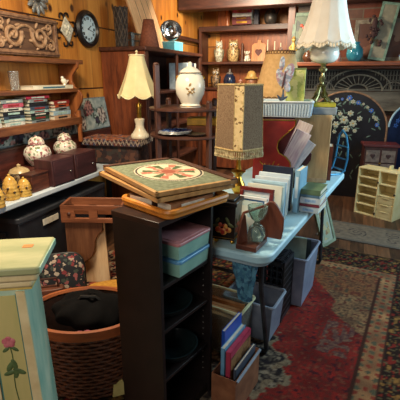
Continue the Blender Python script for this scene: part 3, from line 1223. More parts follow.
# ================================================================== TALL CABINET
def cabinet():
    u0, u1 = 3.63, 5.15
    dep, ht = 0.49, 1.775
    o = T('display_cabinet', 'tall red brown open cabinet against the left pine wall', 'cabinet', LW((u0 + u1) / 2, 0.005 + dep / 2, 0), RW)
    L_ = u1 - u0
    for s in (-1, 1):
        B().box((s * (L_ / 2 - 0.0125), 0, (ht - 0.04) / 2), (0.025, dep, ht - 0.04)).build('side_panel', CABW, o, bev=0.003)
    B().box((0, -0.008, ht - 0.02), (L_ + 0.05, dep + 0.04, 0.04)).build('top', OAKD, o, bev=0.008)
    for z in (0.1, 0.55, 0.95, 1.33):
        B().box((0, 0.01, z), (L_ - 0.052, dep - 0.03, 0.025)).build('shelf', OAKD, o, bev=0.003)
    B().box((0, dep / 2 - 0.011, ht / 2), (L_ - 0.05, 0.018, ht - 0.06)).build('back', WOOD('cab_back', (64, 36, 28), (40, 22, 18), 'z'), o)
    st = B()
    for x in (-L_ / 2 + 0.035, 0.0, L_ / 2 - 0.035):
        st.box((x, -dep / 2 - 0.002, (ht - 0.04) / 2), (0.05, 0.02, ht - 0.04))
    st.build('face_frame', OAKDZ, o, bev=0.003)
    # binders in the cabinet, far end
    binders = [((206, 220, 226), 'white'), ((120, 160, 190), 'pale blue'), ((28, 50, 104), 'dark blue'), ((30, 36, 60), 'navy'), ((200, 206, 200), 'off white')]
    cg = 'binders standing in the tall cabinet'
    for i, (c, nm) in enumerate(binders):
        lp = ['nearest the middle post', 'second from the middle post', 'third from the middle post', 'fourth from the middle post', 'farthest from the middle post'][i]
        b = T('binder', '%s binder standing in the tall cabinet, %s' % (nm, lp), 'binder', LW(4.72 + i * 0.062, 0.38, 1.344), RW, cg)
        B().box((0, 0, 0.155), (0.055, 0.24, 0.31)).build('cover', M('binder_' + nm.replace(' ', '_'), c, None, 20, 0.5), b, bev=0.004)
        B().box((0, -0.121, 0.2), (0.034, 0.003, 0.12)).build('spine_label', M('spine_paper', (214, 210, 196), (190, 186, 170), 60, 0.8), b)
    # --- on top of the cabinet
    z = ht + 0.001
    g = LW(3.72, 0.2, z)
    o = T('twig_vase', 'tall dark basket vase woven of twigs on the cabinet corner', 'vase', g, 0)
    B().lathe([(0.055, 0), (0.05, 0.1), (0.052, 0.25), (0.062, 0.36), (0.054, 0.36), (0.044, 0.25), (0.042, 0.02)], 20).build('body', M('twig_dark', (54, 42, 36), (30, 24, 22), 40, 0.8), o)
    c = B()
    for k in range(9):
        for sg in (-1, 1):
            pts = []
            for i in range(14):
                q = i / 13
                a = 2 * PI * k / 9 + sg * q * 2.2
                r = 0.057 + 0.012 * q * q
                pts.append((r * math.cos(a), r * math.sin(a), 0.005 + q * 0.36))
            c.tube(pts, 0.006, 5)
    c.build('woven_twigs', M('twig_brown', (92, 76, 62), (52, 42, 36), 50, 0.8), o)
    # leaning boards
    for i in range(4):
        lb = ['nearest the twig basket', 'second from the twig basket', 'third from the twig basket', 'farthest from the twig basket'][i]
        if i == 0:
            bd = T('wooden_board', 'tall pale wood board leaning on the wall, ' + lb, 'board', LW(4.12, 0.26, z + .014), RW - 10, 'boards leaning on the cabinet top', rx=-11, ry=-15)
            B().box((0, 0, 0.35), (0.12, 0.022, 0.68)).build('plank', WOOD('board_wood', (236, 188, 138), (206, 150, 102), 'z', 14), bd, bev=0.002)
            B().box((0.064, 0, 0.35), (0.008, 0.016, 0.67)).build('edge_strip', M('board_edge', (96, 60, 36), (70, 42, 26), 30, 0.6), bd)
        else:
            dup(bd, 'tall pale wood board leaning on the wall, ' + lb, LW(4.12 + 0.14 * i, 0.26, z + .014), RW - 10, -11, -15)
    # terracotta cone shade
    g = LW(3.91, 0.405, z)
    o = T('lamp_shade', 'terracotta brown cone lampshade standing on the tall cabinet', 'lampshade', (g.x, g.y, z), 0)
    B().lathe([(0.105, 0), (0.05, 0.265)], 32, cap0=False, cap1=False).build('cone', M('terracotta_cloth', (146, 84, 58), (122, 66, 44), 50, 0.85), o, solid=0.003)
    for r, zz, nm in ((0.105, 0.004, 'lower_binding'), (0.05, 0.263, 'upper_binding')):
        rr = B()
        rr.tube([(r * math.cos(2 * PI * k / 32), r * math.sin(2 * PI * k / 32), zz) for k in range(32)], 0.004, 6, closed=True)
        rr.build(nm, M('terracotta_dark', (110, 60, 42), (90, 48, 34), 40, 0.85), o)
    # wire rack
    o = T('wire_rack', 'grey wire dish rack on the cabinet behind the cone lampshade', 'rack', LW(3.9, 0.225, z), RW)
    c = B()
    for zz in (0.01, 0.075, 0.14):
        c.tube([(x, y, zz) for x, y in ((-0.1, -0.045), (0.1, -0.045), (0.1, 0.045), (-0.1, 0.045))], 0.006, 6, closed=True)
    for k in range(9):
        x = -0.1 + 0.025 * k
        for y in (-0.045, 0.045):
            c.cyl((x, y, 0.006), (x, y, 0.14), 0.0035, seg=6)
    c.build('wires', M('grey_wire', (134, 138, 134), (96, 98, 96), 30, 0.4, 0.7), o)
    # cyan box, silver bowl
    g = LW(4.66, 0.28, z)
    o = T('storage_box', 'bright cyan box under the silver bowl on the tall cabinet', 'box', g + UV(0.0, 0.03), RW)
    B().box((0, 0, 0.055), (0.25, 0.2, 0.11)).build('box_body', M('cyan_card', (108, 196, 214), (84, 172, 194), 14, 0.5), o, bev=0.004)
    B().box((0, 0, 0.103), (0.256, 0.206, 0.016)).build('lid', M('cyan_lid', (132, 208, 222), (108, 190, 206), 14, 0.5), o, bev=0.003)
    o = T('silver_bowl', 'shiny silver bowl tipped on its side on the cyan box', 'bowl', g + UV(0.0, 0.03) + Vector((0, -0.0, 0.232)), 10, rx=62)
    B().lathe([(0.0, -0.1), (0.06, -0.085), (0.1, -0.05), (0.122, 0.0), (0.128, 0.03), (0.122, 0.03), (0.114, 0.0), (0.092, -0.045), (0.055, -0.076), (0.0, -0.09)], 32).build('bowl_wall', M('silver', (214, 214, 214), (170, 172, 176), 8, 0.16, 1.0), o)
    B().lathe([(0.05, -0.115), (0.04, -0.09)], 20).build('foot', M('silver', (0, 0, 0)), o)


cabinet()


# ================================================================== ETAGERE
def etagere():
    g = Vector((-0.10, 3.27, 0))
    o = T('tiered_stand', 'round dark wood tiered stand holding the tall white jar', 'stand', g, 12)
    r = 0.305
    for z in (0.18, 0.55, 1.04, 1.245):
        B().lathe([(r - 0.01, 0), (r, 0.006), (r, 0.018), (r - 0.008, 0.024)], 40, (0, 0, z)).build('tier', WOOD('stand_wood', (88, 54, 42), (52, 30, 26), 'x'), o)
    for k in range(4):
        a = R(45 + 90 * k - 12 - 8)
        x, y = (r - 0.026) * math.cos(a), (r - 0.026) * math.sin(a)
        pts = B()
        hp = 1.58 if k == 2 else 1.31
        pts.box((x, y, (hp + 0.0125) / 2), (0.04, 0.03, hp - 0.0125), (0, 0, math.degrees(a)))
        pts.sph((x, y, hp + 0.004), (0.024, 0.02, 0.014), 8)
        pts.build('post', WOOD('stand_post', (98, 60, 46), (60, 36, 30), 'z'), o, bev=0.003)
    # white lidded jar
    z = 1.2695
    j = T('lidded_jar', 'large white lidded jar with gold floral sprig on the tiered stand', 'jar', (-0.075, 3.2, z), 0)
    pr = [(0.07, 0), (0.082, 0.0), (0.085, 0.012), (0.07, 0.026), (0.082, 0.05), (0.108, 0.1), (0.115, 0.15), (0.112, 0.19), (0.095, 0.232), (0.082, 0.245), (0.088, 0.25), (0.09, 0.256), (0.08, 0.258)]
    B().lathe(pr, 40).build('body', WHITEC, j)
    B().lathe([(0.084, 0.258), (0.074, 0.27), (0.05, 0.288), (0.028, 0.298), (0.014, 0.302), (0.018, 0.316), (0.014, 0.33), (0.0, 0.338)], 32).build('lid', WHITEC, j)
    rim = B()
    for rr, zz in ((0.089, 0.254), (0.084, 0.012)):
        rim.tube([(rr * math.cos(2 * PI * k / 36), rr * math.sin(2 * PI * k / 36), zz) for k in range(36)], 0.003, 6, closed=True)
    for sx in (-1, 1):
        rim.tube([(sx * (0.095 + 0.012 * math.sin(t * PI)), -0.0, 0.235 - 0.03 * t) for t in [k / 8 for k in range(9)]], 0.006, 6)
    rim.build('gilt_lines', BRASS, j)
    jb = [k for k in j.children if k.name.startswith('body')][0]
    sp = B()
    for x, zz, rx, rz_, rot in ((0.0, 0.165, 0.012, 0.02, 20), (-0.018, 0.14, 0.016, 0.009, 30), (0.02, 0.138, 0.017, 0.01, -25), (0.0, 0.12, 0.014, 0.008, 10), (-0.012, 0.105, 0.012, 0.006, -20), (0.014, 0.108, 0.012, 0.006, 20), (0.028, 0.118, 0.01, 0.006, 40)):
        y = -math.sqrt(max(0, 0.114 ** 2 - x * x)) + (0.003 if zz > 0.16 else 0.002)
        sp.sph((x, y, zz), (rx, 0.004, rz_), 8, (0, rot, 0))
    merge(jb, sp.build('floral_sprig', M('gold_sprig', (176, 140, 84), (120, 96, 60), 60, 0.5), j))
    # plates and bowl on the lower tier
    z2 = 1.0645
    for i in range(3):
        lb = ['bottom', 'middle', 'top'][i]
        if i == 0:
            p = T('plate', 'blue patterned plate, bottom of the pile on the tiered stand', 'plate', (-0.2, 3.12, z2), 0, 'pile of blue plates')
            B().lathe([(0.05, 0), (0.055, 0), (0.1, 0.014), (0.125, 0.018), (0.125, 0.022), (0.098, 0.018), (0.05, 0.005)], 36).build('plate_disc', PATCH('willow_blue', [(44, 70, 150), (80, 112, 180), (34, 50, 104), (150, 170, 204)], 50, 0.2, 0.0), p)
            B().tube([(0.125 * math.cos(2 * PI * k / 40), 0.125 * math.sin(2 * PI * k / 40), 0.02) for k in range(40)], 0.0028, 6, closed=True).build('rim_line', M('plate_rim', (196, 196, 190), (150, 150, 150), 30, 0.2), p)
        else:
            dup(p, 'blue patterned plate, %s of the pile on the tiered stand' % lb, (-0.2 + 0.006 * i, 3.12, z2 + 0.0075 * i), 40 * i)
    o = T('silver_tray', 'dark rimmed silver dish beside the blue plates on the tiered stand', 'dish', (-0.035, 3.055, z2), 0)
    B().lathe([(0.05, 0), (0.074, 0.014), (0.08, 0.02), (0.074, 0.02), (0.05, 0.007)], 30).build('dish_wall', M('tarnished_silver', (150, 140, 128), (96, 88, 80), 24, 0.3, 0.8), o)
    for i, (c, lb) in enumerate((((232, 176, 56), 'yellow box under the upper tier of the wooden stand'), ((150, 84, 40), 'brown box beneath the yellow box on the tiered stand'))):
        o = T('flat_box', lb, 'box', (0.03, 3.3, z2 + (0.0 if i else 0.06)), -6)
        B().box((0, 0, 0.024), (0.25, 0.17, 0.046)).build('box_body', M('box_%d_card' % i, c, None, 20, 0.55), o, bev=0.003)
        B().box((0, 0, 0.05), (0.254, 0.174, 0.012)).build('lid', M('box_%d_lid' % i, tuple(min(255, int(x * 1.12)) for x in c), None, 20, 0.55), o, bev=0.002)


etagere()


# ================================================================== WHITE FOLDING TABLE
TZ = 0.74


def tp(p, t, z=TZ):
    return TP * p + TD * t + Vector((0, 0, z))


def tab_at(u, v, z=TZ):
    return Q(u, v, z)


def white_table():
    p0, p1, t0, t1 = -1.27, -0.505, 1.535, 3.42
    o = T('folding_table', 'long white plastic folding table loaded with frames, books and lamps', 'table', tp((p0 + p1) / 2, (t0 + t1) / 2, 0), RT)
    w, l = p1 - p0, t1 - t0
    B().prism(rrect(w, l, 0.075, 8), TZ - 0.045, TZ - 0.0005, 'xy').build('tabletop', PLASTW, o, bev=0.01)
    B().prism(rrect(w - 0.05, l - 0.05, 0.06, 8), TZ - 0.066, TZ - 0.0452, 'xy').build('under_rim', M('under_plastic', (150, 170, 180), (130, 150, 162), 10, 0.6), o)
    gm = M('grey_tube', (70, 76, 82), (48, 52, 58), 20, 0.4, 0.6)
    for s in (-1, 1):
        y = s * (l / 2 - 0.3)
        b = B()
        b.tube([(-0.27, y + s * 0.06, TZ - 0.07), (-0.27, y + s * 0.06, 0.45), (-0.3, y, 0.043), (-0.3, y, 0.0265), (0.3, y, 0.0265), (0.3, y, 0.043), (0.27, y + s * 0.06, 0.45), (0.27, y + s * 0.06, TZ - 0.07)], 0.0135, 8)
        b.build('leg_frame', gm, o)
        B().cyl((-0.27, y + s * 0.06, 0.5), (0.27, y + s * 0.06, 0.5), 0.009).build('crossbar', gm, o)
    # blue cloth hanging at the near right corner
    g = tp(p1 - 0.135, t0 + 0.03, 0)
    c = T('hanging_cloth', 'blue textured cloth bundle hanging under the near corner of the white table', 'cloth', g, RT)
    def fn(a, b):
        th = a * 2 * PI
        wob = 1 + 0.13 * math.sin(th * 6 + b * 5) + 0.05 * math.sin(th * 11 - b * 9)
        k = 0.062 - 0.028 * b
        return Vector((k * 0.95 * wob * math.cos(th) + 0.01 * b, k * 0.5 * wob * math.sin(th) + 0.025, 0.672 - 0.2 * b))
    B().surf(fn, 60, 20, True, True).build('cloth_folds', PATCH('blue_cloth', [(58, 110, 140), (86, 142, 168), (40, 84, 116), (70, 126, 150)], 60, 0.8, 0.6), c)


white_table()


def table_things():
    # painted canister
    g = tp(-0.758, 1.64)
    o = T('tole_canister', 'black hand painted canister with fruit and gold lines at the table corner', 'canister', g + Vector((0, 0.0, 0.001)), RT + 8)
    b = B()
    b.box((0, 0, 0.105), (0.105, 0.105, 0.17), taper=1.12)
    b.build('body', M('tole_black', (34, 26, 24), (22, 18, 18), 20, 0.3), o, bev=0.006)
    B().box((0, 0, 0.2), (0.13, 0.13, 0.022)).box((0, 0, 0.216), (0.1, 0.1, 0.012)).build('lid', M('tole_lid', (28, 22, 22), (18, 16, 16), 20, 0.3), o, bev=0.004)
    for z, w in ((0.19, 0.122), (0.03, 0.109)):
        B().tube([(w / 2 * a, w / 2 * c2, z) for a, c2 in ((-1, -1), (1, -1), (1, 1), (-1, 1))], 0.003, 6, closed=True).build('gold_line', BRASS, o)
    cb = [k for k in o.children if k.name.startswith('body')][0]
    fr = B()
    for x, z, r in ((-0.025, 0.07, 0.016), (0.0, 0.062, 0.018), (0.026, 0.072, 0.014), (0.008, 0.09, 0.013), (-0.016, 0.095, 0.012)):
        fr.sph((x, -0.0545, z), (r, 0.004, r), 10)
        fr.sph((0.0545, x, z), (0.004, r, r), 10)
    fruit = fr.build('painted_fruit', PATCH('fruit_paint', [(176, 72, 44), (206, 150, 70), (150, 40, 36), (190, 120, 60)], 50, 0.4, 0.0), o)
    lf = B()
    for x, z, a in ((-0.03, 0.115, 30), (0.02, 0.12, -30), (0.036, 0.098, -60), (-0.038, 0.09, 70)):
        lf.sph((x, -0.056, z), (0.008, 0.003, 0.018), 8, (0, a, 0))
        lf.sph((0.056, x, z), (0.003, 0.008, 0.018), 8, (a, 0, 0))
    merge(cb, fruit, lf.build('painted_leaves', M('leaf_paint', (96, 104, 60), (70, 78, 44), 60, 0.5), o))
    ft = B()
    for sx in (-1, 1):
        for sy in (-1, 1):
            ft.sph((sx * 0.04, sy * 0.04, 0.01), (0.012, 0.012, 0.01), 8)
    ft.build('feet', BRASS, o)
    # hourglass stand
    g = (Q(225, 252, TZ) + Q(243, 262, TZ) + Q(258, 247, TZ) + (Q(225, 252, TZ) + Q(258, 247, TZ) - Q(243, 262, TZ))) / 4
    o = T('hourglass_stand', 'wooden stand with round topped board and glass bulbs at the table front', 'ornament', tp(-0.625, 1.635, TZ + 0.001), RT)
    wd = WOOD('stand_brown', (116, 62, 42), (78, 40, 28), 'z')
    B().box((0, 0, 0.0125), (0.1, 0.15, 0.025)).build('base', WOOD('stand_base', (110, 58, 40), (70, 36, 26), 'y'), o, bev=0.004)
    pts = [(-0.062, 0.0)] + [(0.0 + 0.085 * math.cos(a) - 0.0, 0.075 + 0.095 * math.sin(a)) for a in [PI * (1 - k / 20) for k in range(21)]] + [(0.062, 0.0)]
    pts = [(-0.055, 0.0), (-0.062, 0.05)] + [(-0.062 + 0.124 * k / 16, 0.08 + 0.10 * math.sin(PI * (0.08 + 0.84 * k / 16))) for k in range(17)] + [(0.062, 0.05), (0.055, 0)]
    B().prism(pts, -0.008, 0.008, 'xz').build('arched_board', wd, o, loc=(0.062, 0.075, 0.0255), bev=0.003, rot=(0, 0, 0))
    B().prism([(-0.03, 0), (0.03, 0), (0.022, 0.06), (0.012, 0.13), (0.0, 0.145), (-0.014, 0.11), (-0.024, 0.05)], -0.007, 0.007, 'xz').build('front_bracket', wd, o, loc=(-0.03, -0.045, 0.0255), bev=0.003, rot=(0, 0, 62))
    gl = B()
    gl.lathe([(0.006, 0.0), (0.03, 0.006), (0.042, 0.035), (0.036, 0.068), (0.014, 0.09), (0.012, 0.098), (0.03, 0.115), (0.044, 0.145), (0.046, 0.172), (0.041, 0.172), (0.038, 0.146), (0.026, 0.12), (0.008, 0.1)], 28)
    gl.build('glass_bulbs', GLASS('aqua_glass', (214, 240, 232)), o, loc=(0.022, 0.0, 0.0255))
    B().tube([(-0.03, -0.045, 0.168), (0.0, -0.01, 0.178), (0.05, 0.06, 0.19)], 0.006, 6).build('crossbar', wd, o)
    # --- row of frames and books facing the near end
    mh = M('mahogany_frame', (122, 40, 34), (82, 24, 24), 20, 0.35)
    whp = M('white_card', (222, 230, 232), (202, 214, 220), 10, 0.6)
    blp = M('pale_blue_card', (176, 208, 224), (150, 186, 208), 10, 0.55)
    photo = PATCH('pale_print', [(196, 220, 224), (210, 228, 224), (168, 200, 210), (222, 228, 218)], 26, 0.4, 0)

    def rowpos(u, v, w, back=0.0):
        return Q(u, v, TZ) - TP * (w / 2 + 0.012) + TD * back + Vector((0, 0, 0.001))
    frame('photo_frame', 'white and blue photo frame at the front of the row beside the glass bulbs', 'picture frame', 0.155, 0.2, 0.014, 0.016, M('white_frame', (226, 230, 230), (206, 214, 218), 12, 0.4), photo,
          rowpos(266, 240, 0.155), RT, -10, M('blue_line', (70, 128, 186), (56, 108, 166), 12, 0.5), 0.008)
    frame('photo_frame', 'red mahogany photo frame second in the row on the white table', 'picture frame', 0.18, 0.222, 0.02, 0.018, mh, photo,
          rowpos(272, 234, 0.18), RT, -9, M('white_mount', (220, 226, 226), None, 12, 0.6), 0.02)
    book('cream white book standing third in the row behind the mahogany frame', 0.215, 0.19, 0.018, M('cream_cover', (226, 226, 210), (204, 208, 196), 14, 0.5), rowpos(281, 228, 0.19), RT, 'face', tilt=-7, mark=blp)
    frame('photo_frame', 'pale blue edged photo frame fourth in the row on the white table', 'picture frame', 0.195, 0.222, 0.016, 0.018, blp, whp, rowpos(284.5, 224, 0.195), RT, -7, whp, 0.01)
    book('pale grey book standing fifth in the row with a worn white edge', 0.228, 0.19, 0.02, M('grey_white_cover', (206, 216, 220), (184, 198, 206), 14, 0.5), rowpos(287, 220.5, 0.19), RT, 'face', tilt=-6, mark=M('grey_print', (150, 160, 170), None, 30, .6))
    book('tallest white book standing sixth in the row before the navy book', 0.238, 0.18, 0.022, M('white_blue_cover', (216, 228, 234), (190, 208, 220), 14, 0.5), rowpos(289.5, 217, 0.19), RT, 'face', tilt=-5, mark=blp)
    book('dark navy hardback standing at the back of the row on the white table', 0.255, 0.185, 0.026, M('navy_cover', (30, 36, 58), (20, 24, 42), 14, 0.4), rowpos(292, 211, 0.18), RT, 'face', tilt=-4)
    book('light blue book standing with its spine out beside the navy hardback', 0.25, 0.16, 0.03, M('sky_cover', (150, 192, 212), (120, 168, 196), 14, 0.45), Q(294.5, 213, TZ) + TD * 0.085 + Vector((0, 0, .001)), RT, 'up', mark=whp)
    # stack of books
    c0 = Q(297, 213, TZ) + TP * 0.058 + TD * 0.13
    z = TZ + 0.001
    spec = [('white hardback with blue print at the bottom of the short book stack', (196, 212, 222), 0.036), ('dark red hardback second in the short book stack', (126, 42, 56), 0.016),
            ('white hardback with blue title in the middle of the short book stack', (206, 218, 226), 0.038), ('slate blue hardback under the green book on the stack', (84, 120, 146), 0.014), ('olive green hardback on top of the short book stack', (92, 116, 84), 0.03)]
    for i, (lb, c, t) in enumerate(spec):
        book(lb, 0.115, 0.2 - 0.004 * i, t, M('stack_cover_%d' % i, c, tuple(int(x * .85) for x in c), 16, 0.45), (c0.x, c0.y, z), RT + (i % 3 - 1) * 2.0, 'flat', 'books in the short stack',
             mark=M('stack_mark', (150, 180, 210), (110, 140, 180), 60, 0.5) if i in (0, 2) else None)
        z += t + 0.0005
    # brass lamp with fabric shade
    o = T('table_lamp', 'brass table lamp with a square fringed fabric shade on the white table', 'lamp', (0.235, 2.40, TZ + 0.001), 0)
    B().lathe([(0.075, 0), (0.078, 0.01), (0.06, 0.02), (0.03, 0.035), (0.024, 0.06), (0.04, 0.09), (0.044, 0.12), (0.026, 0.15), (0.02, 0.17), (0.034, 0.19), (0.046, 0.2), (0.046, 0.206), (0.02, 0.215), (0.014, 0.25), (0.016, 0.33)], 32).build('base', BRASS, o)
    B().cyl((0, 0, 0.33), (0, 0, 0.72), 0.006).build('stem', BRASS, o)
    cloth = M('taupe_cloth', (132, 108, 82), (100, 78, 56), 130, 0.9, bump=0.3)
    rb, rt_, h0, hh = 0.116, 0.107, 0.35, 0.363
    chf = 0.036

    def oct_(hw, z, ch=chf):
        return [Vector((x, y, z)) for x, y in ((-hw + ch, -hw), (hw - ch, -hw), (hw, -hw + ch), (hw, hw - ch), (hw - ch, hw), (-hw + ch, hw), (-hw, hw - ch), (-hw, -hw + ch))]
    sh = D.objects.new('shade', None)
    b0, b1 = oct_(rb, h0), oct_(rt_, h0 + hh)
    rotz = 37
    main, cham = B(), B()
    for i in range(8):
        tgt = main if i % 2 == 0 else cham
        v = [tgt.bm.verts.new(p) for p in (b0[i], b0[(i + 1) % 8], b1[(i + 1) % 8], b1[i])]
        tgt.bm.faces.new(v)
    D.objects.remove(sh)
    sh = main.build('shade', cloth, o, solid=0.004, rot=(0, 0, rotz), smooth=False)
    cham.build('leaf_panels', PATCH('leaf_panel', [(120, 86, 48), (226, 196, 140), (236, 208, 152), (214, 182, 124)], 60, 0.85, 0.1, (232, 204, 150), 0.5), sh, solid=0.0046, smooth=False)
    tr = B()
    tr.tube([p for p in b0], 0.008, 6, closed=True)
    tr.tube([p for p in b1], 0.006, 6, closed=True)
    for i in range(8):
        tr.tube([b0[i], b1[i]], 0.0035, 5)
    tr.build('braid', M('gold_braid', (186, 160, 108), (140, 114, 70), 90, 0.8), sh)
    fg = B()
    for i in range(8):
        n = 11 if i % 2 == 0 else 4
        for k in range(n):
            p = b0[i].lerp(b0[(i + 1) % 8], (k + 0.5) / n)
            fg.cyl((p.x * 1.02, p.y * 1.02, h0 - 0.05), (p.x, p.y, h0), 0.0055, 0.004, 6)
            fg.sph((p.x * 1.02, p.y * 1.02, h0 - 0.038), (0.0068, 0.0068, 0.01), 6)
    fg.build('fringe', M('bead_fringe', (206, 188, 144), (140, 118, 82), 60, 0.6), sh)
    # --- tall light box, red magazine rack with papers
    zt = 1.235
    o = T('wooden_box', 'tall pale wooden box standing at the far end of the white table', 'box', (0.825, 3.0, TZ + 0.001), -12)
    hb = zt - TZ - 0.001
    B().box((0, 0.0, hb / 2), (0.27, 0.2, hb)).build('box_body', WOOD('pale_box', (212, 174, 122), (182, 140, 90), 'z', 6), o, bev=0.004)
    B().box((0.0, -0.1015, 0.02), (0.27, 0.004, 0.03)).build('foot_rail', LIGHTW, o)
    # rack
    o = T('magazine_rack', 'red wooden magazine rack with scooped front and gold edging', 'rack', (0.53, 2.7, TZ + 0.001), -12)
    redw = M('red_lacquer', (176, 48, 38), (140, 32, 30), 9, 0.32)
    H_ = zt - TZ - 0.002
    fp = [(-0.16, 0.0), (0.05, 0.0)]
    arc = [(0.072, 0.06), (0.085, 0.12), (0.09, 0.17), (0.085, 0.215), (0.055, 0.25), (0.01, 0.275), (-0.005, 0.31), (0.0, 0.35), (0.03, 0.385), (0.07, 0.42), (0.1, 0.45), (0.105, H_ - 0.01), (0.1, H_)]
    fp = fp + arc + [(-0.16, H_)]
    B().prism(fp, -0.009, 0.009, 'xz').build('front_panel', redw, o, loc=(0, -0.075, 0), bev=0.003)
    ed = B()
    ed.tube([(x, -0.0855, z) for x, z in arc[1:]], 0.0042, 6)
    ed.tube([(x, -0.0855, H_ - 0.004) for x in (-0.16, -0.06, 0.04, 0.1)], 0.004, 6)
    ed.build('gold_edge', BRASS, o)
    mt = B()
    for i in range(5):
        x = -0.05 + 0.026 * (i - 2)
        mt.sph((x, -0.085, 0.19 + 0.012 * math.cos(i * 2)), (0.004, 0.002, 0.02), 8, (0, (i - 2) * 22, 0))
        mt.sph((x, -0.085, 0.11 + 0.01 * math.cos(i * 3)), (0.004, 0.002, 0.022), 8, (0, (i - 2) * -18, 0))
    mt.tube([(-0.1 + 0.1 * k / 10, -0.085, 0.15 + 0.01 * math.sin(k * 1.4)) for k in range(11)], 0.0025, 5)
    mt.build('gold_motif', BRASS, o)
    bk = [(-0.16, 0.0), (0.15, 0.0), (0.165, 0.08), (0.19, 0.15), (0.225, 0.205), (0.228, 0.25), (0.2, 0.275), (0.16, 0.29), (0.12, 0.33), (0.11, 0.4), (0.1, H_), (-0.16, H_)]
    B().prism(bk, -0.009, 0.009, 'xz').build('back_panel', M('dark_red_lacquer', (84, 26, 30), (58, 18, 22), 9, 0.35), o, loc=(0.0, 0.07, 0), bev=0.003)
    B().box((-0.15, -0.002, H_ / 2), (0.018, 0.126, H_)).build('end_panel', redw, o, bev=0.002)
    B().box((-0.02, -0.002, 0.012), (0.24, 0.126, 0.018)).build('floor_board', redw, o)
    M_ = o.matrix_basis
    base = Vector((0.53, 2.7, TZ + 0.001))
    rot = Matrix.Rotation(R(-12), 3, 'Z')

    def inrack(x, y, z):
        return base + rot @ Vector((x, y, z))
    specs = [('folded magazine with a violet spine leaning nearest the rack front', M('mag_a', (230, 222, 228), (196, 172, 194), 14, 0.4, stretch=(6, 1, 0.6)), 0.34, 24, -0.045, 0.035),
             ('white magazine leaning in the middle of the red rack', M('mag_b', (232, 234, 238), (196, 200, 214), 18, 0.4, stretch=(5, 1, 0.6)), 0.3, 33, -0.015, 0.05),
             ('pale printed magazine leaning against the back of the red rack', M('mag_c', (232, 222, 214), (200, 178, 170), 14, 0.4, stretch=(5, 1, 0.7)), 0.37, 21, 0.02, 0.05)]
    for lb, mt_, L_, an, y, x in specs:
        m_ = T('magazine', lb, 'magazine', inrack(x - 0.01, y, 0.07 + (0.05 if L_ > .35 else 0.03)), -12, 'magazines in the red rack', ry=an)
        B().box((0, 0, L_ / 2), (0.1, 0.009, L_)).build('pages', mt_, m_, bev=0.001)
        B().box((-0.051, 0, L_ / 2), (0.004, 0.011, L_)).build('spine', M('mag_spine', (120, 60, 90), (90, 44, 70), 30, 0.4), m_)
    # thin brown book and blue wire stand at the end
    book('thin red brown book standing beside the blue wire easel', 0.26, 0.16, 0.028, M('brown_cover', (116, 52, 34), (84, 36, 24), 14, 0.5), (1.0, 3.03, TZ + 0.001), RT + 12, 'up')
    o = T('wire_easel', 'blue bent metal easel standing at the far table end', 'easel', (1.09, 3.2, TZ + 0.001), RT - 40)
    blu = M('blue_metal', (70, 150, 190), (46, 116, 160), 20, 0.35, 0.2)
    c = B()
    for s in (-1, 1):
        c.tube([(s * 0.06, -0.1, 0.006), (s * 0.065, -0.06, 0.006), (s * 0.07, 0.02, 0.006), (s * 0.072, 0.05, 0.03), (s * 0.07, 0.07, 0.12), (s * 0.062, 0.07, 0.22), (s * 0.04, 0.06, 0.31), (0, 0.055, 0.345)], 0.008, 7)
        c.tube([(s * 0.06, -0.1, 0.006), (s * 0.06, -0.115, 0.03), (s * 0.06, -0.105, 0.06)], 0.008, 7)
    c.build('side_rails', blu, o)
    for z in (0.03, 0.12, 0.22):
        B().cyl((-0.07, 0.062, z), (0.07, 0.062, z), 0.006, seg=7).build('crossbar', blu, o)
    # --- white ribbed tray on top with things
    o = T('ribbed_tray', 'pale blue white ribbed box tray on top of the red rack', 'tray', (0.6, 2.845, zt + 0.001), -12)
    tb = open_box(B(), 0.34, 0.27, 0.1, 0.008, 0.93)
    tb.build('tray_wall', M('tray_white', (212, 228, 236), (190, 210, 224), 8, 0.5), o, bev=0.003)
    rb_ = B()
    for k in range(17):
        x = -0.15 + 0.3 * k / 16
        rb_.cyl((x * 0.96, -0.13, 0.012), (x, -0.1365, 0.088), 0.0042, seg=6)
    for k in range(11):
        y = -0.11 + 0.22 * k / 10
        rb_.cyl((0.164, y * 0.96, 0.012), (0.1715, y, 0.088), 0.0042, seg=6)
    rb_.build('ribs', M('tray_rib', (186, 208, 224), (160, 188, 210), 8, 0.5), o)
    B().tube([(x, y, 0.101) for x, y in rrect(0.345, 0.275, 0.02, 4)], 0.0075, 6, closed=True).build('rim', M('tray_rim', (226, 236, 240), (206, 220, 230), 8, 0.45), o)
    # green box standing in the tray
    g = Vector((0.668, 2.90, zt + 0.0105))
    o = T('green_box', 'tall yellow green mottled box standing in the ribbed tray', 'box', g, -14)
    B().box((0, 0, 0.15), (0.125, 0.09, 0.3)).build('box_body', PATCH('green_marble', [(196, 204, 104), (170, 186, 88), (220, 220, 144), (206, 212, 122)], 26, 0.4, 0.05), o, bev=0.003)
    B().box((0, 0, 0.302), (0.13, 0.095, 0.012)).build('lid', M('green_lid', (120, 140, 84), (96, 116, 66), 30, 0.5), o, bev=0.002)
    # butterfly figure
    o = T('butterfly_figurine', 'pink and grey butterfly ornament on a dark stem in the tray', 'figurine', (0.53, 2.79, zt + 0.0105), -5)
    st = B()
    st.cyl((0, 0, 0), (0, 0, 0.012), 0.03, 0.026).tube([(0, 0, 0.01), (0.01, 0, 0.07), (0.03, 0.0, 0.14), (0.03, 0, 0.17)], 0.006, 6)
    for a in (-35, 20, 60):
        st.sph((0.02 + 0.02 * math.sin(R(a)), 0, 0.09 + 0.02), (0.008, 0.004, 0.03), 8, (0, a, 0))
    st.build('stem', M('slate_metal', (70, 84, 104), (48, 58, 74), 20, 0.5), o)
    wp = PATCH('wing_paint', [(208, 196, 204), (176, 140, 150), (196, 206, 216), (150, 156, 172)], 60, 0.5, 0)
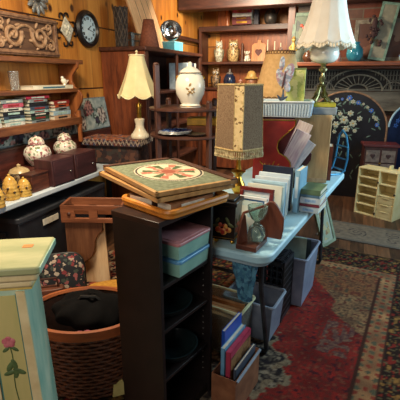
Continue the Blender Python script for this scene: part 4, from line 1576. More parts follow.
    for c_, rr_, a_ in (((0.055, 0, 0.265), (0.034, 0.007, 0.075), 20), ((0.005, -0.003, 0.245), (0.026, 0.007, 0.06), -16), ((0.052, 0.0, 0.19), (0.022, 0.006, 0.04), -20), ((0.012, 0, 0.335), (0.018, 0.007, 0.045), 4)):
        B().sph(c_, rr_, 14, (0, a_, 0)).build('wing', wp, o)
    B().sph((0.03, -0.004, 0.23), (0.009, 0.009, 0.06), 10, (0, 10, 0)).build('body', M('dark_rose', (96, 52, 56), (70, 36, 40), 30, 0.5), o)
    # beige lace trimmed lamp behind
    o = T('table_lamp', 'lamp with a beige cone shade trimmed in brown lace behind the tray', 'lamp', (0.62, 3.28, TZ + 0.001), 0)
    B().lathe([(0.08, 0), (0.083, 0.014), (0.05, 0.04), (0.034, 0.1), (0.06, 0.2), (0.07, 0.28), (0.04, 0.38), (0.02, 0.42), (0.02, 0.54)], 28).build('base', M('brown_glaze', (110, 70, 48), (74, 46, 34), 14, 0.25), o)
    B().cyl((0, 0, 0.53), (0, 0, 0.93), 0.006).build('stem', BRASS, o)
    sh = B().lathe([(0.205, 0), (0.18, 0.09), (0.15, 0.2), (0.122, 0.31), (0.105, 0.375)], 40, cap0=False, cap1=False).build('shade', M('beige_shade', (222, 182, 126), (206, 164, 108), 40, 0.85), o, loc=(0, 0, 0.57), solid=0.003)
    for r, z, s, nm in ((0.2045, 0.018, 0.0225, 'lower_lace'), (0.111, 0.362, 0.0125, 'upper_lace')):
        la = B()
        for k in range(30):
            a = 2 * PI * k / 30
            la.tube([(r * math.cos(a) + s * math.cos(b) * -math.sin(a), r * math.sin(a) + s * math.cos(b) * math.cos(a), z + s * math.sin(b)) for b in [2 * PI * q / 10 for q in range(10)]], 0.0032, 5, closed=True)
        la.build(nm, M('brown_lace', (128, 92, 60), (96, 64, 42), 60, 0.85), sh)
    B().sph((0, 0, 0.95), (0.016, 0.016, 0.024), 10).build('finial', M('rose_finial', (214, 176, 160), (190, 146, 130), 20, 0.4), o)
    # big milk glass lamp
    lx, ly = 0.885, 3.0
    o = T('flat_box', 'grey card box under the yellow book and the milk glass lamp', 'box', (0.905, 2.985, zt + 0.001), -12)
    B().box((0, 0, 0.024), (0.16, 0.185, 0.046)).build('box_body', M('grey_card', (150, 160, 166), (120, 130, 138), 14, 0.6), o, bev=0.003)
    B().box((0, 0, 0.048), (0.164, 0.189, 0.012)).build('lid', M('grey_lid', (172, 180, 184), (144, 154, 160), 14, 0.6), o, bev=0.002)
    book('yellow green book lying under the foot of the milk glass lamp', 0.165, 0.19, 0.024, M('yellow_cover', (206, 196, 62), (176, 164, 44), 14, 0.5), (0.895, 2.985, zt + 0.0565), -14, 'flat')
    zl = zt + 0.082
    o = T('table_lamp', 'tall milk glass lamp with a large white scalloped shade on the yellow book', 'lamp', (0.875, 2.99, zl), 0)
    b = B()
    for k in range(4):
        a = R(45 + 90 * k)
        ca, sa = math.cos(a), math.sin(a)
        b.tube([(0.078 * ca, 0.078 * sa, 0.008), (0.07 * ca, 0.07 * sa, 0.018), (0.045 * ca, 0.045 * sa, 0.045), (0.028 * ca, 0.028 * sa, 0.09), (0.016 * ca, 0.016 * sa, 0.12)], 0.009, 7)
        b.sph((0.078 * ca, 0.078 * sa, 0.009), (0.014, 0.014, 0.009), 8)
        b.tube([(0.03 * ca + 0.022 * math.cos(q) * ca, 0.03 * sa + 0.022 * math.cos(q) * sa, 0.055 + 0.022 * math.sin(q)) for q in [2 * PI * i / 12 for i in range(12)]], 0.004, 5, closed=True)
    b.lathe([(0.03, 0.108), (0.034, 0.116), (0.014, 0.13), (0.012, 0.145)], 20)
    b.build('base', M('antique_brass', (142, 134, 92), (92, 88, 60), 24, 0.35, 0.9), o)
    b = B().lathe([(0.011, 0.14), (0.02, 0.155), (0.024, 0.17), (0.012, 0.188), (0.01, 0.205), (0.028, 0.22), (0.03, 0.232), (0.014, 0.246), (0.02, 0.262), (0.034, 0.272)], 24)
    b.build('stem', M('brass_stem', (176, 168, 128), (120, 112, 78), 24, 0.3, 0.9), o)
    milk = M('milk_glass', (246, 244, 236), (236, 234, 224), 8, 0.12)
    B().lathe([(0.036, 0.27), (0.07, 0.278), (0.094, 0.30), (0.1, 0.335), (0.094, 0.372), (0.078, 0.39), (0.05, 0.396), (0.02, 0.4)], 36).build('glass_font', milk, o)
    B().cyl((0, 0, 0.398), (0, 0, 0.45), 0.018).cyl((0, 0, 0.45), (0, 0, 0.84), 0.005).build('socket', BRASS, o)
    sh = bell_shade(0.44, 0.196, 0.088, 14, 2.4, 0.016, 112, 28, 0.025).build('shade', M('white_shade', (248, 244, 234), (240, 234, 222), 10, 0.75), o, loc=(0, 0, 0.405), solid=0.003)
    ru = B()

    def ruf(a, bb):
        th = a * 2 * PI
        k = 14
        ph = (a * k) % 1.0
        r = 0.2 - 0.036 * bb + 0.004 * math.sin(th * 56)
        return Vector((r * math.cos(th), r * math.sin(th), 0.062 * bb - 0.02 + (-0.022 * (1 - (2 * ph - 1) ** 2)) * (1 - bb)))
    ru.surf(ruf, 224, 6)
    ru.build('lace_ruffle', M('lace_white', (250, 244, 226), (226, 214, 188), 120, 0.8), sh, solid=0.002)
    tt = B()
    tt.tube([(0.091 * math.cos(2 * PI * k / 30), 0.091 * math.sin(2 * PI * k / 30), 0.44) for k in range(30)], 0.006, 6, closed=True)
    tt.build('top_binding', M('lace_white', (0, 0, 0)), sh)


table_things()


# ================================================================== BLACK BOOKCASE
def bookcase():
    A = Vector((-0.148, 1.338, 0))
    ux = Vector((0.592, 0.806, 0)).normalized()
    uy = Vector((-ux.y, ux.x, 0))
    rz = math.degrees(math.atan2(ux.y, ux.x))
    w, d, h = 0.345, 0.245, 1.0
    ctr = A + ux * (w / 2) + uy * (d / 2)
    o = T('bookcase', 'narrow black open bookcase with tubs and framed art on top', 'bookcase', ctr, rz)
    t = 0.016
    hole = M('peg_hole', (150, 146, 140), (110, 106, 100), 40, 0.6)
    for s in (-1, 1):
        sp = B().box((s * (w / 2 - t / 2), 0, h / 2 - 0.005), (t, d, h - 0.034)).build('side_panel', BLACKP, o, bev=0.0015)
        pg = B()
        for k in range(22):
            z = 0.14 + 0.032 * k
            if min(abs(z - q) for q in (0.295, 0.53, 0.735)) < 0.02:
                continue
            for y in (-d / 2 + 0.04, d / 2 - 0.05):
                pg.cyl((s * (w / 2 - t - 0.0012), y, z), (s * (w / 2 - t + 0.001), y, z), 0.0028, seg=8)
        merge(sp, pg.build('peg_holes', hole, sp))
    B().box((0, 0, h - 0.011), (w + 0.004, d + 0.006, 0.022)).build('top', M('black_top', (52, 34, 30), (34, 24, 22), 16, 0.35), o, bev=0.002)
    for z in (0.06, 0.295, 0.53, 0.728):
        B().box((0, 0.004, z - 0.008), (w - 2 * t - 0.001, d - 0.014, 0.016)).build('shelf', BLACKP, o, bev=0.0012)
    B().box((0, d / 2 - 0.004, h / 2), (w - 2 * t - 0.001, 0.005, h - 0.045)).build('back', M('back_board_dark', (30, 26, 26), (22, 20, 20), 10, 0.6), o)
    B().box((0, -d / 2 + 0.02, 0.032), (w - 2 * t - 0.001, 0.014, 0.04)).build('kick_board', BLACKP, o)

    def loc(x, y, z):
        return ctr + ux * x + uy * y + Vector((0, 0, z))
    # tubs
    tubm = M('mint_tub', (152, 196, 180), (132, 178, 164), 10, 0.35)
    k = T('storage_tub', 'mint green food tub with blue lid, lower of two on bookcase shelf', 'tub', loc(0.042, -0.02, 0.7295), rz + 3, 'mint tubs in the bookcase')
    b = open_box(B(), 0.222, 0.2, 0.06, 0.005, 0.95)
    b.build('tub_wall', tubm, k, bev=0.004)

    def lid(mat, par):
        l = B().prism(rrect(0.234, 0.211, 0.018), 0.0605, 0.074, 'xy').build('lid', mat, par, bev=0.003)
        B().prism(rrect(0.2, 0.178, 0.018), 0.0742, 0.076, 'xy').build('lid_panel', mat, l, bev=0.001)
    lid(M('blue_lid', (104, 164, 206), (84, 140, 186), 10, 0.35), k)
    k2 = T('storage_tub', 'mint green food tub with dusty pink lid, upper of two on bookcase shelf', 'tub', loc(0.042, -0.022, 0.7295 + 0.077), rz + 1.5, 'mint tubs in the bookcase')
    b = open_box(B(), 0.222, 0.2, 0.06, 0.005, 0.95)
    b.build('tub_wall', tubm, k2, bev=0.004)
    lid(M('pink_lid', (200, 140, 142), (172, 112, 118), 10, 0.4), k2)
    # dim things on the lower shelves
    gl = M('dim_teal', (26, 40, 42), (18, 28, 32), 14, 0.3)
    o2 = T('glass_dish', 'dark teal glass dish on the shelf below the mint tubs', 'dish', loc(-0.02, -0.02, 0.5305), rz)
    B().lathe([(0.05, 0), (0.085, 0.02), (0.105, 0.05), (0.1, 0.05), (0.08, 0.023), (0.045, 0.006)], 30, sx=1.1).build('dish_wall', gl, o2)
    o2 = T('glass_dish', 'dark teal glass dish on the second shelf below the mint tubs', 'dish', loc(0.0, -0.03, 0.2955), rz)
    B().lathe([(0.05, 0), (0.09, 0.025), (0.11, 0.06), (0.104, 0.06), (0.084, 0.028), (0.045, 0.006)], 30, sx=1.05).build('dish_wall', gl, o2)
    # orange wood tray with odds and ends
    z0 = 1.0005
    c0 = Vector((-0.10, 1.585, z0))
    rt = 46
    o = T('wooden_tray', 'orange wood tray with rounded corners lying on the black bookcase', 'tray', c0, rt)
    b = B()
    pts = rrect(0.345, 0.30, 0.035, 6)
    b.prism(pts, 0, 0.012, 'xy')
    b.build('tray_floor', WOOD('orange_wood', (214, 140, 52), (178, 104, 32), 'x'), o, bev=0.002)
    b = B()
    n = len(pts)
    for i in range(n):
        pass
    b.tube([(x, y, 0.024) for x, y in rrect(0.337, 0.292, 0.033, 6)], 0.0125, 8, closed=True, flat=1.0)
    b.build('tray_rim', WOOD('orange_wood', (0, 0, 0), (0, 0, 0)), o)

    def tl(x, y, z):
        return c0 + Matrix.Rotation(R(rt), 3, 'Z') @ Vector((x, y, z))
    book('brown leather album lying at the left in the orange tray', 0.2, 0.13, 0.035, M('album_brown', (92, 58, 40), (62, 38, 28), 20, 0.5), tl(-0.05, 0.055, 0.0125), rt + 6, 'flat')
    book('tan notebook lying at the front of the orange tray', 0.22, 0.09, 0.034, M('tan_cover', (176, 116, 70), (140, 86, 48), 20, 0.5), tl(-0.02, -0.078, 0.0125), rt - 2, 'flat', mark=M('white_label', (226, 216, 196), None, 30, 0.6))
    o2 = T('card_box', 'small white deck box in the corner of the orange tray', 'card box', tl(0.13, -0.06, 0.0125), rt + 30)
    B().box((0, 0, 0.018), (0.04, 0.06, 0.036)).build('deck_box', M('white_label', (226, 216, 196)), o2, bev=0.002)
    B().box((0, -0.0305, 0.018), (0.026, 0.0012, 0.018)).build('print_panel', M('dark_print', (90, 70, 60), None, 50, 0.6), o2)
    book('dark brown notebook lying at the right in the orange tray', 0.2, 0.09, 0.036, M('dark_note', (74, 48, 38), (50, 34, 28), 20, 0.5), tl(0.11, 0.07, 0.0125), rt + 88, 'flat')
    # two framed pieces on top
    # the lower one
    zf = 1.0605
    ctrF = Vector((-0.15, 1.70, 0))
    rzF = 33

    def art(label, z, dx, rz_, green):
        o = T('framed_art', label, 'framed art', (ctrF.x + dx, ctrF.y, z), rz_)
        W, L_ = 0.37, 0.54
        f = B()
        fm = WOOD('art_frame_side', (206, 160, 100), (166, 120, 70), 'y') if not green else WOOD('art_frame', (196, 152, 96), (150, 108, 64), 'y')
        for s in (-1, 1):
            f.box((s * (W / 2 - 0.008), 0, 0.009), (0.016, L_, 0.018)).box((0, s * (L_ / 2 - 0.008), 0.009), (W, 0.016, 0.018))
        f.build('frame', fm, o, bev=0.002)
        dkf = B()
        for s in (1, ):
            dkf.box((s * (W / 2 - 0.016), 0, 0.0195), (0.03, L_, 0.005)).box((0, s * (L_ / 2 - 0.016), 0.0195), (W, 0.03, 0.005))
        dkf.box((W / 2 + 0.0015, 0, 0.009), (0.003, L_, 0.017))
        if green:
            dkf.build('dark_edging', WOOD('art_dark_edge', (96, 60, 44), (58, 34, 28), 'y'), o)
        cx, cy = 0.02, 0.01

        def fn(x, y):
            w2, w3 = nz(x, y, 60, 51), nz(x, y, 140, 52)
            c = mixc((108, 114, 88), (138, 142, 114), 0.5 + w2 + w3 * .4)
            if not green:
                return mixc((120, 84, 56), (160, 120, 84), 0.5 + w2)
            X, Y_ = (x - cx) / 1.0, (y - cy) / 1.2
            r = math.hypot(X, Y_)
            a = math.atan2(Y_, X)
            if r < 0.148:
                c = mixc((214, 204, 176), (196, 182, 150), 0.5 + w3)
                if 0.132 < r < 0.140 or r > 0.146:
                    c = (54, 44, 44)
                elif r < 0.132:
                    c = mixc((206, 190, 154), (220, 208, 176), 0.5 + w3)
                    k = math.cos(a * 6)
                    if r < 0.03:
                        c = (156, 86, 64)
                    elif r < 0.056 + 0.018 * k:
                        c = mixc((200, 146, 118), (164, 104, 80), 0.5 + w2 + w3)
                    elif r < 0.11 and math.cos(a * 6 + PI) > 0.55:
                        c = (84, 98, 62)
                    elif 0.07 < r < 0.12 and abs(math.cos(a * 3 + 0.6)) > 0.9:
                        c = (186, 112, 90)
            return c
        colgrid('picture', W - 0.032, L_ - 0.032, 96, 130, fn, VCOL('hooked_wool', 0.95, 300, 0.25), o, 'xy', 0.006, (0, 0, 0.0165))
    art('framed piece with pale wood edge under the hooked floral art', zf, -0.012, rzF + 3, False)
    art('framed green art with a round floral medallion on top of the bookcase', zf + 0.0228, 0.0, rzF, True)


bookcase()


# ================================================================== PEDESTAL
def pedestal():
    o = T('painted_pedestal', 'pale green painted pedestal with a pink rose at the left front', 'pedestal', (-0.577, 1.088, 0), 8)
    gr = M('washed_green', (188, 186, 140), (158, 164, 118), 16, 0.5, stretch=(0.3, 1, 1))
    cr = M('washed_cream', (234, 216, 168), (214, 192, 142), 14, 0.5)
    te = M('washed_teal', (200, 216, 188), (142, 188, 166), 16, 0.5, stretch=(1, 1, 0.3))
    B().prism(rrect(0.24, 0.225, 0.012, 4), 0.975, 1.0, 'xy').build('top_slab', gr, o, bev=0.006)
    B().box((0.119, 0, 0.986), (0.006, 0.21, 0.02)).build('edge_strip', te, o, bev=0.002)
    B().box((0, 0, 0.962), (0.215, 0.2, 0.026)).box((0, 0, 0.938), (0.18, 0.18, 0.024)).build('moulding', cr, o, bev=0.008)
    B().box((0, 0, 0.922), (0.17, 0.165, 0.007)).build('gold_line', M('yellow_line', (224, 196, 112), (206, 176, 92), 20, 0.5), o)
    z0, hh, hb, ht, dp = 0.06, 0.858, 0.078, 0.064, 0.078

    def hw(z):
        return hb + (ht - hb) * (z - z0) / hh

    b = B()
    b.box((0, 0, z0 + hh / 2), (2 * hb, 2 * dp, hh), taper=1.0)
    for v in b.bm.verts:
        v.co.x = math.copysign(hw(v.co.z), v.co.x)
    b.build('shaft', te, o, bev=0.003)

    def fx(x, z, y=0.0):      # x in -1..1 across the tapering front
        return Vector((x * hw(z), -dp + y, z))

    def plate(xa, xb, za, zb, pr, name, mat):
        b = B()
        vs = [fx(xa, za), fx(xb, za), fx(xb, zb), fx(xa, zb)]
        fr = [b.bm.verts.new(v + Vector((0, -pr, 0))) for v in vs]
        bk = [b.bm.verts.new(v + Vector((0, 0.002, 0))) for v in vs]
        b.bm.faces.new(fr)
        for i in range(4):
            b.bm.faces.new((fr[i], bk[i], bk[(i + 1) % 4], fr[(i + 1) % 4]))
        return b.build(name, mat, o)
    plate(-0.99, -0.66, 0.065, 0.912, 0.006, 'corner_strip', cr)
    plate(0.62, 0.99, 0.065, 0.912, 0.006, 'corner_strip', cr)
    fp = plate(-0.58, 0.55, 0.075, 0.9, 0.0015, 'front_panel', M('panel_wash', (222, 200, 136), (190, 182, 116), 10, 0.5, stretch=(1, 1, 0.2)))
    side = M('groove_teal', (92, 146, 136), (74, 126, 118), 14, 0.5)
    for xa, xb in ((-0.655, -0.59), (0.555, 0.615)):
        plate(xa, xb, 0.07, 0.905, 0.001, 'groove', side)
    p = B()
    zr = 0.745
    for dx, dz, q in ((0, 0, 0.013), (-0.009, 0.004, 0.011), (0.009, 0.003, 0.011), (0.0, 0.01, 0.011), (-0.006, -0.008, 0.01), (0.007, -0.008, 0.01)):
        p.sph((dx - 0.002, -dp - 0.0015, zr + dz), (q, 0.003, q), 10)
    l = B()
    for dx, dz, a, q in ((-0.012, -0.024, 50, 1), (0.012, -0.024, -50, 1), (-0.008, -0.085, 30, 1.5), (0.004, -0.078, -15, 1.4), (0.016, -0.105, -60, 1.5), (-0.012, -0.108, 70, 1.4), (0.006, -0.112, 10, 1.3)):
        l.sph((dx, -dp - 0.0015, zr + dz), (0.006 * q, 0.0025, 0.014 * q), 8, (0, a, 0))
    l.tube([(0.003 * math.sin(k), -dp - 0.0015, zr - 0.012 - 0.03 * k) for k in range(18)], 0.0018, 5)
    lf = l.build('leaves', M('leaf_olive', (96, 118, 72), (74, 94, 54), 50, 0.5), o)
    merge(fp, p.build('rose', M('rose_pink', (214, 128, 132), (186, 92, 104), 60, 0.5), o), lf)
    B().box((0, 0, 0.03), (0.2, 0.19, 0.06)).build('plinth', cr, o, bev=0.006)
    s = T('price_sticker', 'small orange price sticker on the pedestal top', 'sticker', Q(28, 246, 1.0005), 6)
    B().prism(rrect(0.03, 0.022, 0.003, 3), 0.0, 0.0008, 'xy').build('sticker_paper', M('sticker_orange', (236, 140, 72), (224, 124, 58), 30, 0.6), s)


pedestal()


# ================================================================== BASKET AND FLOOR CLUTTER LEFT
def left_floor():
    g = Vector((-0.56, 1.725, 0.0125))
    r1, r0, h = 0.275, 0.23, 0.40
    o = T('woven_basket', 'large oval brown woven basket between pedestal and black bookcase', 'basket', g, 0)
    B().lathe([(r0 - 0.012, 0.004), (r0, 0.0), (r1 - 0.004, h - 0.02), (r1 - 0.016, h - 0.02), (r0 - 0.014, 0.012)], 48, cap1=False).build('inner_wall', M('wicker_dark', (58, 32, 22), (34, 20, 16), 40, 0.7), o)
    wv = B()
    nr = 17
    for j in range(nr):
        z = 0.015 + (h - 0.07) * j / (nr - 1)
        r = r0 + (r1 - r0) * z / h
        pts = []
        for i in range(96):
            a = 2 * PI * i / 96
            rr = r + 0.006 + 0.0055 * math.cos(a * 24 + PI * (j % 2))
            pts.append((rr * math.cos(a), rr * math.sin(a), z))
        wv.tube(pts, 0.0078, 6, closed=True)
    wv.build('weave', M('wicker', (108, 62, 38), (58, 32, 20), 60, 0.55), o)
    B().lathe([(r1 - 0.014, h - 0.045), (r1 + 0.014, h - 0.045), (r1 + 0.017, h - 0.02), (r1 + 0.012, h), (r1 - 0.008, h + 0.002), (r1 - 0.016, h - 0.01)], 56, cap0=False, cap1=False).build('rim', WOOD('basket_rim', (164, 92, 52), (116, 60, 34), 'x', 5), o)
    o.scale = (1, 0.74, 1)
    # contents
    c = T('black_bag', 'black crumpled bag lying on top inside the woven basket', 'bag', g + Vector((0.02, 0.03, 0.255)), 0)

    def fn(a, b):
        th = a * 2 * PI
        ph = (b - 0.5) * PI
        k = 1 + 0.10 * math.sin(th * 3 + 2 * ph) + 0.05 * math.sin(th * 7 - 4 * ph)
        return Vector((0.2 * k * math.cos(th) * math.cos(ph), 0.125 * k * math.sin(th) * math.cos(ph), 0.11 + 0.085 * math.sin(ph) * k))
    B().surf(fn, 48, 20).build('bag_cloth', M('black_cloth', (15, 14, 15), (9, 8, 9), 20, 0.95, spec=0.15), c)
    B().tube([(-0.06, -0.03, 0.18), (-0.04, -0.03, 0.205), (0.03, -0.03, 0.205), (0.06, -0.03, 0.18)], 0.008, 6).build('handle', BLACK, c)
    c = T('fabric_scrap', 'pink cloth scrap at the front inside the woven basket', 'cloth', g + Vector((0.005, -0.14, 0.315)), 10)
    b = B()
    for x, y, z, r in ((-0.04, 0.0, 0.022, 0.024), (0.0, 0.0, 0.028, 0.022), (0.035, 0.01, 0.024, 0.02)):
        b.sph((x, y, z), (r * 1.3, r * 0.7, r), 12, (20, 15, 0))
    b.build('cloth_folds', PATCH('pink_cloth', [(130, 56, 80), (176, 116, 120), (96, 40, 60), (150, 78, 92)], 40, 0.9, 0.2), c)
    # mustard cloth behind bookcase edge
    g2 = Q(110, 291, 0.05)
    c = T('mustard_cushion', 'mustard yellow cushion on the dark floral rug behind the bookcase', 'cushion', (g2.x - 0.0, g2.y - 0.04, 0.0125), 20)

    def fc(a, b):
        th = a * 2 * PI
        ph = (b - 0.5) * PI
        sx = abs(math.cos(th)) ** 0.5 * (1 if math.cos(th) > 0 else -1)
        sy = abs(math.sin(th)) ** 0.5 * (1 if math.sin(th) > 0 else -1)
        return Vector((0.15 * sx * math.cos(ph) ** 0.5, 0.13 * sy * math.cos(ph) ** 0.5, 0.05 + 0.05 * math.sin(ph)))
    B().surf(fc, 40, 16).build('cover', M('mustard_cloth', (206, 150, 56), (176, 120, 40), 40, 0.85), c)
    B().tube([(0.152 * (abs(math.cos(q)) ** 0.5) * (1 if math.cos(q) > 0 else -1), 0.132 * (abs(math.sin(q)) ** 0.5) * (1 if math.sin(q) > 0 else -1), 0.05) for q in [2 * PI * (k + .5) / 40 for k in range(40)]], 0.005, 6, closed=True).build('piping', M('mustard_dark', (166, 112, 40), (136, 90, 30), 40, 0.85), c)
    # wooden rack: slotted rail box on a curved board
    g3 = Vector((-0.755, 2.74, 0))
    o = T('wooden_rack', 'wooden rack with slotted rail and scooped pale side board under the table', 'rack', (g3.x, g3.y, 0.0125), -2)
    rail = WOOD('rack_rail', (150, 90, 58), (104, 58, 36), 'x')
    w, dpt, z0, z1 = 0.44, 0.2, 0.50, 0.63
    b = B()
    b.box((0, -dpt / 2 + 0.01, z0 + 0.0175), (w, 0.02, 0.035)).box((0, -dpt / 2 + 0.01, z1 - 0.02), (w, 0.02, 0.04))
    for x, ww in ((-w / 2 + 0.05, 0.1), (0.01, 0.06), (w / 2 - 0.03, 0.06)):
        b.box((x, -dpt / 2 + 0.01, (z0 + z1) / 2), (ww, 0.0196, z1 - z0))
    b.build('slotted_rail', rail, o, bev=0.003)
    b = B().box((0, dpt / 2 - 0.01, (z0 + z1) / 2), (w, 0.02, z1 - z0)).box((-w / 2 + 0.01, 0, (z0 + z1) / 2), (0.02, dpt - 0.04, z1 - z0)).box((w / 2 - 0.01, 0, (z0 + z1) / 2), (0.02, dpt - 0.04, z1 - z0))
    b.build('box_frame', rail, o, bev=0.003)
    B().sph((-w / 2 + 0.06, -dpt / 2 - 0.002, (z0 + z1) / 2), (0.014, 0.008, 0.014), 10).build('knob', OAKD, o)
    prof = [(-0.185, 0.0), (0.09, 0.0), (0.085, 0.2), (0.07, 0.499), (-0.17, 0.499), (-0.175, 0.34)]
    sc = [(-0.19, 0.0), (-0.10, 0.0), (-0.095, 0.12), (-0.06, 0.19), (-0.01, 0.23), (0.015, 0.29), (0.02, 0.35), (0.045, 0.40), (0.08, 0.43), (0.085, 0.498), (-0.185, 0.498)]
    B().prism(sc, -0.01, 0.01, 'xz').build('scooped_board', WOOD('rack_scoop', (132, 86, 58), (96, 58, 38), 'z'), o, loc=(-0.02, -dpt / 2 + 0.032, 0.0), bev=0.003)
    B().prism([(-0.19, 0.0), (0.10, 0.0), (0.085, 0.498), (-0.18, 0.498)], -0.01, 0.01, 'xz').build('back_board', WOOD('pale_rack', (246, 214, 170), (222, 182, 136), 'z'), o, loc=(-0.02, -dpt / 2 + 0.075, 0.0), bev=0.003)
    B().box((-0.03, 0.0, 0.03), (0.2, 0.03, 0.03)).build('floor_board', OAKD, o)
    for s in (1, ):
        B().box((w / 2 - 0.02, 0, 0.25), (0.035, dpt - 0.04, 0.5)).build('end_board', OAKDZ, o, bev=0.003)
    # floral tote
    g4 = Q(60, 283, 0.0)
    o = T('floral_cushion', 'black cushion printed with red and cream flowers leaning by the wooden rack', 'cushion', (-0.93, 2.42, 0.0135), 16, rx=-14)

    def fq(a, b):
        th = a * 2 * PI
        ph = (b - 0.5) * PI
        cx = abs(math.cos(th)) ** 0.55 * (1 if math.cos(th) > 0 else -1)
        cz = abs(math.sin(th)) ** 0.55 * (1 if math.sin(th) > 0 else -1)
        return Vector((0.15 * cx * math.cos(ph) ** 0.6, 0.055 * math.sin(ph), 0.17 + 0.17 * cz * math.cos(ph) ** 0.6))
    B().surf(fq, 44, 18).build('cover', PATCH('floral_print', [(176, 150, 132), (130, 50, 54), (180, 164, 146), (150, 84, 84), (64, 72, 64), (30, 30, 36)], 34, 0.85, 0.1, (28, 30, 36), 0.5), o)
    B().tube([(0.152 * (abs(math.cos(q)) ** 0.55) * (1 if math.cos(q) > 0 else -1), 0, 0.17 + 0.172 * (abs(math.sin(q)) ** 0.55) * (1 if math.sin(q) > 0 else -1)) for q in [2 * PI * (k + .5) / 44 for k in range(44)]], 0.006, 6, closed=True).build('piping', BLACK, o)
    # leather bag
    g5 = Q(54, 296, 0.0)
    o = T('leather_bag', 'brown leather bag on the rug between pedestal and floral cushion', 'bag', (-0.935, 2.2, 0.0125), 15)

    def fb(a, b):
        th = a * 2 * PI
        cx = abs(math.cos(th)) ** 0.6 * (1 if math.cos(th) > 0 else -1)
        cy = abs(math.sin(th)) ** 0.6 * (1 if math.sin(th) > 0 else -1)
        k = 1 - 0.25 * b ** 2
        return Vector((0.12 * cx * k, 0.07 * cy * (1 - 0.5 * b), 0.24 * b))
    B().surf(fb, 36, 12, True, True).build('bag_body', M('leather', (110, 62, 42), (78, 42, 30), 20, 0.5, bump=0.1), o, bev=0.004)
    B().tube([(-0.06, 0, 0.235), (-0.05, 0, 0.3), (0.05, 0, 0.3), (0.06, 0, 0.235)], 0.008, 7).build('handle', M('leather_dark', (70, 38, 28), (50, 26, 20), 20, 0.5), o)
    B().box((0, -0.06, 0.12), (0.06, 0.014, 0.02), (14, 0, 0)).build('buckle', BRASS, o)
    # black tubs below the narrow table
    tub = M('black_tub_plastic', (40, 42, 48), (26, 28, 32), 14, 0.45)
    lb = M('white_label', (226, 216, 196))
    for i, (u, lab) in enumerate(((2.1, 'black plastic lidded tub with white label under the narrow table, nearest the pedestal'), (2.62, 'black plastic lidded tub under the narrow table, next to the wooden rack'))):
        if i == 0:
            k = T('plastic_tub', lab, 'tub', UV(u, -2.12, 0.001), RW, 'black tubs under the narrow table')
            b = open_box(B(), 0.48, 0.34, 0.4, 0.006, 0.9)
            b.build('tub_wall', tub, k, bev=0.004)
            B().prism(rrect(0.5, 0.36, 0.03), 0.401, 0.425, 'xy').build('lid', M('black_lid', (52, 54, 60), (36, 38, 42), 14, 0.45), k, bev=0.004)
            for s in (-1, 1):
                B().box((s * 0.246, 0, 0.34), (0.016, 0.12, 0.02)).build('handle', tub, k, bev=0.003)
        else:
            k2 = dup(k, lab, UV(u, -2.12, 0.001), RW + 3, scale=(1, 1, 1.45))
    k['label'] = 'black plastic lidded tub with white label under the narrow table, nearest the pedestal'
    B().box((0.05, -0.1765, 0.36), (0.16, 0.003, 0.03)).build('paper_label', lb, k)
    k.scale = (1, 1, 1.45)


left_floor()


